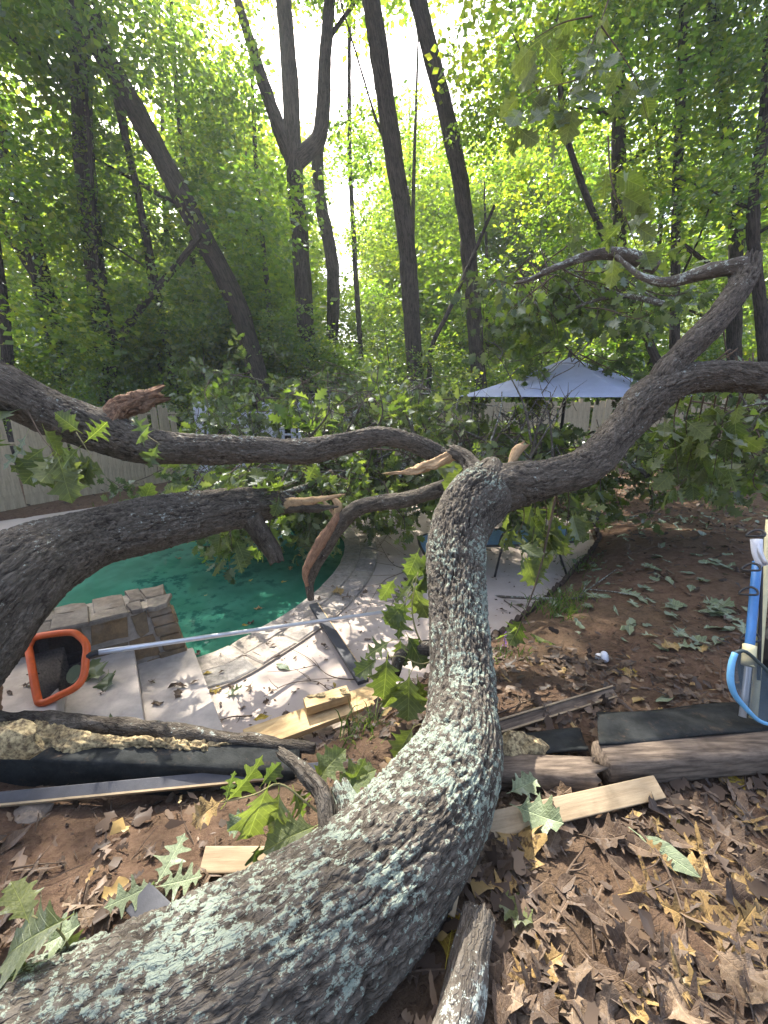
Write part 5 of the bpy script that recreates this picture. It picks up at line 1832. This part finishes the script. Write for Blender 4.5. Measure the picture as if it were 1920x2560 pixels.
brush('leafy low branch on the deck by the left fence', [(470, 1240, 5.4), (520, 1180, 5.8), (560, 1130, 6.2)], 0, [(400, 1120, 640, 1270, 4.8, 6.6, 26)], 10)
random.seed(46)
bt = thing('bare_twigs', tuple(at(1250, 1150, 4.2)), 'tangle of bare grey twigs rising behind the fork of the oak', 'twigs')
for k in range(40):
    x, y, z = random.uniform(700, 1420), random.uniform(1080, 1200), random.uniform(4.2, 6.2)
    p = at(x, y, z)
    q = p + Vector((random.gauss(0, .3), random.gauss(0, .2), random.uniform(.25, .9)))
    b = MB()
    mid = p.lerp(q, .5) + rv(.06)
    b.tube([p, mid, q], [.014, .009, .003], 6, lump=.15, step=.04)
    for j in range(3):
        s = mid.lerp(q, random.random())
        b.tube([s, s + rv(.08) + Vector((0, 0, .08)), s + rv(.16) + Vector((0, 0, .14))], [.006, .004, .0015], 4, lump=0, step=.05)
    b.build('twig', M['bark_grey'], bt, True)

# ------------------------------------------------------------------ litter
random.seed(55)
RG = np.random.default_rng(55)


def litter(n, x0, x1, y0, y1, size, mat, name, label_kind='stuff', outl=(STAR, OAK_A, OVAL, OAK_B), lowpoly=True, dens=None):
    b = MB()
    xs, ys = RG.uniform(x0, x1, n), RG.uniform(y0, y1, n)
    ok = ~inside(PATIO, xs, ys)
    if dens is not None:
        ok &= RG.uniform(0, 1, n) < dens(xs, ys)
    xs, ys = xs[ok], ys[ok]
    zs = ground(xs, ys)
    lows = []
    for k in range(40):
        ol, x, w = [(0, .02)], 0.0, random.choice((.16, .22, .3, .4))
        deep = random.uniform(.25, .85)
        nl = random.choice((1, 2, 3, 3))
        for j in range(nl):
            x0 = (j + .25 + random.uniform(-.1, .1)) / nl
            x1 = (j + .62 + random.uniform(-.1, .15)) / nl
            ol += [(x0, w * deep * random.uniform(.6, 1.1)), (x1, w * random.uniform(.7, 1.15))]
        lows.append(ol + [(.93, w * .3 * random.random() + .01), (1, .01)])
    for x, y, z in zip(xs, ys, zs):
        m = frame(Vector((x, y, z + random.uniform(.008, .03))), rv(1) * Vector((1, 1, .22)), rv(.24) + Vector((0, 0, 1)), random.uniform(*size))
        add_leaf(b, m, random.choice(lows), random.uniform(-.45, .5), random.uniform(-.5, .5), random.random() ** 1.1)
    o = b.build(name, M[mat], None, True)
    return tag(o, kind='stuff')


def near_dens(x, y):
    clear = np.exp(-(((x - 1.9) / 1.2) ** 2 + ((y - 3.3) / .9) ** 2)) * .75
    left = np.where(x < -.15, .62, 0)
    return np.clip((1 - clear - left) * (.55 + .6 * fbm(np.stack([x * 3, y * 3, x * 0], 1), 2)), .05, 1)


litter(5600, -2.2, 2.8, .3, 2.6, (.025, .1), 'litter_leaf', 'leaf_litter', dens=near_dens)
litter(7000, .4, 9, 2.2, 10.5, (.04, .10), 'litter_leaf', 'leaf_litter', dens=near_dens)
litter(300, -1.5, 2.8, .4, 2.6, (.04, .1), 'tan_leaf', 'tan_leaf_litter', dens=near_dens)
litter(900, 1.5, 8, 2.6, 9.5, (.07, .14), 'pale_leaf', 'green_leaf_litter', dens=lambda x, y: .1 + .9 * (fbm(np.stack([x * 1.1, y * 1.1, x * 0], 1) + 4, 2) > .15))
litter(2500, -12, 12, 7.5, 14, (.07, .14), 'litter_leaf', 'leaf_litter')
b = MB()
for k in range(1500):
    x, y = random.uniform(-2.2, 3.2), random.uniform(.35, 3.2)
    if inside(PATIO, [x], [y])[0]:
        continue
    z = gz(x, y) + .012
    d = Vector((random.gauss(0, 1), random.gauss(0, 1), random.gauss(0, .12))).normalized() * random.uniform(.03, .14)
    c = Vector((x, y, z))
    b.tube([c - d * .5, c + rv(.004) + Vector((0, 0, .006)), c + d * .5], [.002, .0025, .0012], 4, lump=0, step=.05)
tag(b.build('twig_litter', M['twig']), kind='stuff')
b = MB()
for k in range(2200):
    x, y = random.uniform(-2.0, 3.0), random.uniform(.35, 3.0)
    if inside(PATIO, [x], [y])[0]:
        continue
    c = Vector((x, y, gz(x, y) + .006))
    s = random.uniform(.004, .012)
    v = [c + Vector(q) * s + rv(s * .15) for q in ((1, 0, 0), (-1, 0, 0), (0, 1, 0), (0, -1, 0), (0, 0, .8), (0, 0, -.8))]
    b.add(v, [(0, 2, 4), (2, 1, 4), (1, 3, 4), (3, 0, 4), (2, 0, 5), (1, 2, 5), (3, 1, 5), (0, 3, 5)], 0, random.random())
tag(b.build('bark_crumbs', M['dry_leaf']), kind='stuff')

# single leaves on the ground, largest in the photograph
GRP = 'dry oak leaves scattered on the dirt'


def on_ground(px, py, dz=.02):
    z = .5
    for _ in range(6):
        p = on(px, py, z)
        z = gz(p.x, p.y) + dz
    return on(px, py, z)


def ground_leaf(px, py, s, ang, me, label, group=None, tilt=.25, name='oak_leaf', dz=.02):
    p = on_ground(px, py, dz)
    d = Vector((math.cos(R(ang)), math.sin(R(ang)), random.uniform(-.05, .12)))
    o = link(name, me, None, frame(p - d * s * .5, d, rv(tilt) * .6 + Vector((0, -.12, 1)), s))
    return tag(o, label, 'leaf', group)


ground_leaf(1300, 2110, .25, 80, TAN[1], 'largest tan oak leaf with dark spots beside the fallen trunk')
ground_leaf(1670, 2140, .2, -55, leaf_mesh('long_leaf', OVAL, 150, 'pale_leaf', bend=.1, fold=.25), 'long pale green oval leaf in the sunny patch at lower right', name='long_leaf')
ground_leaf(1835, 1955, .11, 150, YEL[1], 'bright yellow leaf at the foot of the thick timber', name='yellow_leaf')
ground_leaf(1685, 2045, .09, 70, YEL[0], 'yellow green rounded leaf below the light plank', name='yellow_leaf')
ground_leaf(1285, 2275, .12, -40, leaf_mesh('green_leaf', OAK_B, 152, 'oak_leaf', bend=.1, fold=.2), 'single bright green leaf beside the snapped log end', name='green_leaf')
ground_leaf(1128, 2330, .13, 70, YEL[3], 'golden yellow leaf between the log and the fallen trunk', name='yellow_leaf')
ground_leaf(1350, 2040, .17, -30, PALE[0], 'broad pale green oak leaf lying over the light plank', dz=.07)
ground_leaf(1310, 1965, .13, 20, PALE[3], 'pale green leaf between trunk and splintered timber', dz=.06)
ground_leaf(1620, 2220, .17, 10, TAN[0], 'golden star shaped oak leaf left of the pale stick in the sun')
ground_leaf(1760, 2130, .19, 160, TAN[3], 'orange pointed oak leaf at the right of the sunny patch')
ground_leaf(1340, 2420, .17, 10, TAN[2], 'russet and yellow oak leaf right of the log')
ground_leaf(1350, 2500, .17, 70, TAN[0], 'yellowish five pointed oak leaf at the bottom by the log')
ground_leaf(1550, 2370, .17, -60, DRY[4], 'long dull olive oak leaf in the middle of the litter')
ground_leaf(1690, 2460, .17, 0, TAN[3], 'ochre pointed oak leaf at bottom right')
ground_leaf(1580, 1755 - 70, .12, 10, TAN[1], 'tan leaf on the bare dirt above the grooved board', dz=.015)
ground_leaf(1675, 1617, .13, 0, TAN[4], 'broad tan leaf on the bare dirt near the blue net')
ground_leaf(1575, 1680, .11, -30, YEL[1], 'crumpled orange yellow leaf near the white cap', name='yellow_leaf')
for k in range(130):
    for _ in range(30):
        px, py = random.uniform(1180, 1915), random.uniform(1990, 2555)
        p = on_ground(px, py)
        if not inside(PATIO, [p.x], [p.y])[0]:
            break
    me = random.choice(DRY * 3 + TAN)
    ground_leaf(px, py, random.uniform(.09, .16), random.uniform(0, 360), me, 'dry brown lobed oak leaf in the litter below the timbers', GRP, .45)
for k in range(34):
    px, py = random.choice(((random.uniform(0, 600), random.uniform(2080, 2420)), (random.uniform(1260, 1800), random.uniform(1620, 1800))))
    ground_leaf(px, py, random.uniform(.07, .13), random.uniform(0, 360), random.choice(DRY), 'dry brown lobed oak leaf on the dirt ' + ('left of the fallen trunk' if px < 900 else 'around the grooved board'), GRP, .45)
for k in range(44):
    px, py = random.gauss(1740, 110), random.gauss(1520, 75)
    if px > 1900 or px < 1500:
        continue
    ground_leaf(px, py, random.uniform(.12, .19), random.uniform(0, 360), random.choice(PALE), 'pale green fallen oak leaf on the dirt in front of the blue pole', 'pale green leaves on the dirt', .3)
for px, py in ((1565, 1480), (1590, 1490), (1610, 1470), (1585, 1510), (1625, 1500), (1510, 1490), (1480, 1490)):
    ground_leaf(px, py, random.uniform(.12, .17), random.uniform(0, 360), random.choice(PALE), 'pale green fallen oak leaf beside the grass tuft on the dirt', 'pale green leaves near the grass', .3)

# on the patio
random.seed(66)
for k in range(110):
    for _ in range(40):
        px, py = random.uniform(420, 1420), random.uniform(1290, 1880)
        p = on(px, py, .004)
        if inside(PATIO, [p.x], [p.y])[0] and not inside(POOL, [p.x], [p.y])[0] and dist(POOL, [p.x], [p.y])[0] > .06:
            # keep off the steps
            if (p - S0).dot(U) < -.02:
                break
    z = .012 if dist(POOL, [p.x], [p.y])[0] > .45 else .045
    p.z = z
    s = random.choice((.03, .04, .05, .05, .07, .09))
    o = link('dry_leaf', random.choice(DRY), None, frame(p, rv(1) * Vector((1, 1, .1)), rv(.25) + Vector((0, 0, 1)), s))
    tag(o, 'small dry brown leaf on the pale patio ' + ('right of the trunk' if px > 1150 else 'between trunk and pool' if px > 760 else 'near the steps'), 'leaf', 'dry leaves scattered on the patio')
for px, py, me, s, lab, z in ((708, 1660, PALE[2], .15, 'grey green broad leaf on the patio left of the painted board', .015), (688, 1790, YEL[0], .1, 'yellow green leaf lying on the pine board', .165), (842, 1705, YEL[2], .06, 'small yellow leaf under bare twigs on the patio', .015),
                               (540, 1680, YEL[0], .08, 'yellow leaf at the pool coping by the first step', .045), (535, 1730, YEL[1], .09, 'yellow brown leaf on the patio next to the first step', .015), (890, 1630, DRY[2], .1, 'curled brown leaf right of the painted board', .02),
                               (580, 1735, WILT[1], .13, 'dark green lobed leaf on the patio near the steps', .02), (520, 1388, YEL[2], .1, 'yellow leaf floating on the pool water', -.105), (725, 1452, YEL[0], .1, 'yellow oval leaf floating beside the broken limb', -.105),
                               (842, 1480, TAN[4], .14, 'pale curled leaf on the pool coping', .05), (862, 1492, DRY[5], .16, 'brown bark like leaf on the pool coping', .05)):
    p = on(px, py, z)
    o = link('fallen_leaf', me, None, frame(p - Vector((s * .4, 0, 0)), rv(1) * Vector((1, .6, .08)), rv(.15) + Vector((0, 0, 1)), s))
    tag(o, lab, 'leaf')
for (a, h, lab) in (((270, 1688), .3, 'wilted green oak spray on the third step'), ((310, 1815), .3, 'dark green oak leaf on the third step near the timber'), ((215, 1700), .3, None)):
    if lab:
        p = on(*a, h + .03)
        for j in range(3 if 'spray' in lab else 1):
            o = link('fallen_leaf', WILT[j], None, frame(p + rv(.03) * Vector((1, 1, .1)), rv(1) * Vector((1, 1, .1)), rv(.15) + Vector((0, 0, 1)), .17))
            tag(o, lab if j == 0 else lab + (', right leaf' if j == 1 else ', left leaf'), 'leaf')
for k in range(16):
    i = random.choice((0, 1, 2))
    p = S0 + U * (.4 * i + random.uniform(.08, .36)) + V * random.uniform(-.1, .7) + Vector((0, 0, .15 * (i + 1) + .012))
    tag(link('dry_leaf', random.choice(DRY), None, frame(p, rv(1) * Vector((1, 1, .1)), rv(.3) + Vector((0, 0, 1)), random.uniform(.05, .1))), 'small curled brown leaf on the concrete steps', 'leaf', 'dry leaves on the steps')


# bare twigs on the patio, each with side shoots
def ground_twig(pts, label, r=.005, z=.012, n=4, mat='twig', group=None):
    P = [on_ground(a, b, .012) if z is None else on(a, b, z) for a, b in pts]
    o_ = Vector((0, 0, .015))
    P = [p + o_ * random.random() for p in P]
    b = MB()
    b.tube(P, [r * (1 - .7 * i / (len(P) - 1)) for i in range(len(P))], 6, lump=.1, step=.03)
    L = (P[-1] - P[0]).length
    for k in range(n):
        t = random.uniform(.2, .9)
        c = catmull([tuple(p) for p in P], 5)
        s = Vector(tuple(c[int(t * (len(c) - 1))]))
        d = (P[-1] - P[0]).normalized()
        side = Vector((-d.y, d.x, 0)) * random.choice((-1, 1))
        q = s + (d * .7 + side * random.uniform(.4, 1)).normalized() * L * random.uniform(.15, .4) + Vector((0, 0, random.uniform(0, .04)))
        b.tube([s, s.lerp(q, .5) + rv(.008), q], [r * .55, r * .4, r * .2], 5, lump=.1, step=.03)
    o = b.build('bare_twig', M[mat], None, True)
    return tag(o, label, 'twig', group)


for pts_, lab in (([(885, 1730), (840, 1740), (790, 1705), (720, 1710), (660, 1745)], 'forked dark twig on the patio behind the wood block'),
                  ([(950, 1690), (880, 1700), (820, 1690), (770, 1645), (700, 1610)], 'long thin twig curving across the patio to the pool'),
                  ([(700, 1640), (665, 1650), (620, 1640), (560, 1655)], 'branched twig on the sunny patio near the pool corner'),
                  ([(1060, 1410), (1010, 1420), (975, 1405), (945, 1350), (930, 1320)], 'arched twig on the patio left of the trunk'),
                  ([(1040, 1420), (990, 1440), (960, 1455), (935, 1490), (915, 1530)], 'crooked twig on the patio right of the coping'),
                  ([(1050, 1410), (1010, 1460), (985, 1500), (970, 1540)], 'straight thin twig left of the hanging oak leaves'),
                  ([(1000, 1290), (960, 1350), (920, 1400)], 'light twig on the far patio beyond the coping'),
                  ([(760, 1880), (725, 1920), (700, 1950)], 'short twig on the patio beside the black timber'),
                  ([(1260, 1500), (1300, 1530), (1330, 1560)], 'thin twig on the patio right of the trunk'),
                  ([(630, 1790), (560, 1800), (520, 1850)], 'thin twig on the patio beside the first step')):
    ground_twig(pts_, lab, .0055)
for pts_, lab, r in (([(1595, 2080), (1650, 2150), (1690, 2240), (1712, 2330), (1710, 2430)], 'long pale bent stick through the sunny leaf litter', .006),
                     ([(1390, 2010), (1480, 2060), (1530, 2140)], 'grey thin stick leaning over the light plank', .004), ([(1540, 1985), (1620, 2060), (1650, 2130)], 'thin dark stick right of the light plank end', .003),
                     ([(1400, 2245), (1420, 2180), (1455, 2130)], 'short dark stick in the litter right of the trunk', .008), ([(960, 2450), (1050, 2430), (1120, 2425)], 'thin grey stick meeting the log from the left', .006),
                     ([(1390, 2470), (1480, 2460), (1600, 2425)], 'dark horizontal stick in the litter at the bottom', .005), ([(1530, 2270), (1580, 2330), (1650, 2380)], 'slanting grey stick in the middle of the litter', .005),
                     ([(1750, 1990), (1830, 1975), (1910, 1950)], 'grey stick lying below the thick timber', .006), ([(30, 2180), (100, 2165), (170, 2160)], 'pale stick on the dirt at the left', .004),
                     ([(60, 2480), (130, 2430), (200, 2370)], 'grey straight stick at the lower left by the trunk', .004), ([(210, 2370), (290, 2375), (300, 2330)], 'forked grey stick above the trunk at left', .004),
                     ([(1240, 1790), (1290, 1765), (1310, 1740)], 'bent dark stick near the grooved board', .006), ([(1180, 1490), (1420, 1500), (1470, 1475), (1540, 1425)], 'pale barkless branch on the dirt by the grass', .016),
                     ([(1560, 1390), (1740, 1340), (1830, 1330)], 'thin long stick on the far dirt', .006), ([(1440, 1300), (1600, 1290), (1665, 1255)], 'dark branch lying on the dirt beyond the patio corner', .02),
                     ([(1800, 1650), (1805, 1720), (1850, 1770)], 'curved thin stick beside the blue net', .003)):
    ground_twig(pts_, lab, r, None, 2, 'bark_grey' if r > .01 else 'twig')

# ------------------------------------------------------------------ grass, flower
def tuft(px, py, n, h, label, z=None, spread=.08):
    p = on_ground(px, py, 0) if z is None else on(px, py, z)
    b = MB()
    for k in range(n):
        c = p + Vector((random.gauss(0, spread), random.gauss(0, spread), -.01))
        d = Vector((random.gauss(0, .5), random.gauss(0, .5), 1)).normalized()
        L = h * random.uniform(.5, 1.15)
        s = d.cross(Vector((random.random(), random.random(), .1))).normalized() * .004
        m1 = c + d * L * .5
        tip = c + d * L * .85 + Vector((d.x, d.y, -.5)) * L * .3
        b.add([c - s, c + s, m1 + s * .8, m1 - s * .8, tip], [(0, 1, 2, 3), (3, 2, 4)], 0, random.random())
    o = b.build('grass_tuft', M['grass'])
    return tag(o, label, 'grass')


tuft(1400, 1530, 150, .22, 'tall grass tuft beside the scalloped edging on the dirt', spread=.12)
tuft(1450, 1500, 90, .18, 'wispy grass tuft near the pale barkless branch', spread=.12)
tuft(1500, 1320, 90, .2, 'sunny yellow green grass tuft at the patio corner', spread=.1)
tuft(1260, 1640, 60, .12, 'small sunlit grass tuft by the purple flower')
tuft(905, 1835, 90, .2, 'dark grass tuft between the edging and the charcoal board', spread=.07)
tuft(1480, 1420, 110, .14, 'low grass patch along the dirt edge of the patio', spread=.2)
tuft(1830, 1270, 90, .14, 'thin grass patch on the far dirt at right', spread=.25)
b = MB()
for k in range(1600):
    t = random.random()
    p = Vector((-8.9, 3.2, 0)).lerp(Vector((-4.6, 9.8, 0)), t) + Vector((random.uniform(.12, .9), random.uniform(-.5, .1), 0))
    if inside(PATIO, [p.x], [p.y])[0]:
        continue
    p.z = gz(p.x, p.y) - .01
    d = Vector((random.gauss(0, .5), random.gauss(0, .5), 1)).normalized()
    s = d.orthogonal().normalized() * .006
    b.add([p - s, p + s, p + d * random.uniform(.05, .16)], [(0, 1, 2)], 0, random.random())
tag(b.build('grass_strip', M['grass']), kind='stuff')
fz = on_ground(1258, 1640, 0)
fw = thing('flower_spike', tuple(fz), 'small purple flower spike right of the trunk', 'flower')
b = MB()
b.tube([fz, fz + Vector((0, 0, .14)), fz + Vector((.01, 0, .2))], [.002, .002, .0015], 5, lump=0, step=.05)
b.build('stem', M['grass'], fw)
b = MB()
for k in range(22):
    c = fz + Vector((.01, 0, .09 + .005 * k)) + rv(.006)
    s = .006
    b.add([c + Vector(q) * s for q in ((1, 0, 0), (-1, 0, 0), (0, 1, 0), (0, -1, 0), (0, 0, 1), (0, 0, -1))], [(0, 2, 4), (2, 1, 4), (1, 3, 4), (3, 0, 4), (2, 0, 5), (1, 2, 5), (3, 1, 5), (0, 3, 5)])
b.build('petals', M['flower'], fw)

# ------------------------------------------------------------------ thin volume added to veil the wood and lift its darks
hz = MB()
hz.box(Matrix.Translation((0, 0, 17)), 700, 700, 46)
hm = bpy.data.materials.new('added_haze')
hm.use_nodes = True
hm.node_tree.nodes.clear()
ho = hm.node_tree.nodes.new('ShaderNodeOutputMaterial')
hv = hm.node_tree.nodes.new('ShaderNodeVolumePrincipled')
hv.inputs['Color'].default_value = (.86, .93, 1.0, 1)
hv.inputs['Density'].default_value = .0022
hv.inputs['Anisotropy'].default_value = .35
hm.node_tree.links.new(hv.outputs[0], ho.inputs['Volume'])
tag(hz.build('added_haze', hm), kind='stuff')

# chips on the wood block, leaves and bits afloat, grit on the patio
random.seed(77)
c0 = wm(wb) @ Vector((0, 0, .035))
dx = (wm(wb).to_3x3() @ Vector((1, 0, 0))).normalized()
dy = (wm(wb).to_3x3() @ Vector((0, 1, 0))).normalized()
for k, (a, b_) in enumerate(((-.04, .02), (.02, -.03), (.11, .01), (.12, -.03), (.05, -.045), (-.1, .04))):
    chunk('wood_chip', c0 + dx * a + dy * b_, random.uniform(.014, .028), ('rot', 'pine', 'rot')[k % 3], None, None, 30 + k, (1.2, .6, .35), wb, 2)
for k in range(15):
    for _ in range(40):
        p = on(random.uniform(400, 860), random.uniform(1330, 1640), -.108)
        if inside(POOL, [p.x], [p.y])[0] and dist(POOL, [p.x], [p.y])[0] > .08:
            break
    tag(link('floating_leaf', random.choice(TAN + DRY + YEL), None, frame(p, rv(1) * Vector((1, 1, .03)), rv(.06) + Vector((0, 0, 1)), random.uniform(.05, .11))), 'small brown or yellow leaf floating on the green pool', 'leaf', 'leaves floating on the pool')
b = MB()
for k in range(1500):
    x, y = random.uniform(-4, 3.4), random.uniform(1.9, 8.6)
    if not inside(PATIO, [x], [y])[0] or dist(POOL, [x], [y])[0] < .46 or inside(POOL, [x], [y])[0]:
        continue
    c = Vector((x, y, .004))
    if (c - S0).dot(U) > -.03 and y < 3.4:
        continue
    s_ = random.uniform(.003, .011) * (1 + .12 * y)
    m = frame(c, rv(1) * Vector((1, 1, .1)), rv(.3) + Vector((0, 0, 1)), s_)
    v = [m @ Vector(q) for q in ((-1.6, 0, 0), (0, -.6, .1), (1.6, .1, .0), (.1, .6, .15), (0, 0, .5))]
    b.add(v, [(0, 1, 4), (1, 2, 4), (2, 3, 4), (3, 0, 4)], 0, random.random())
tag(b.build('patio_debris', M['litter_leaf']), kind='stuff')
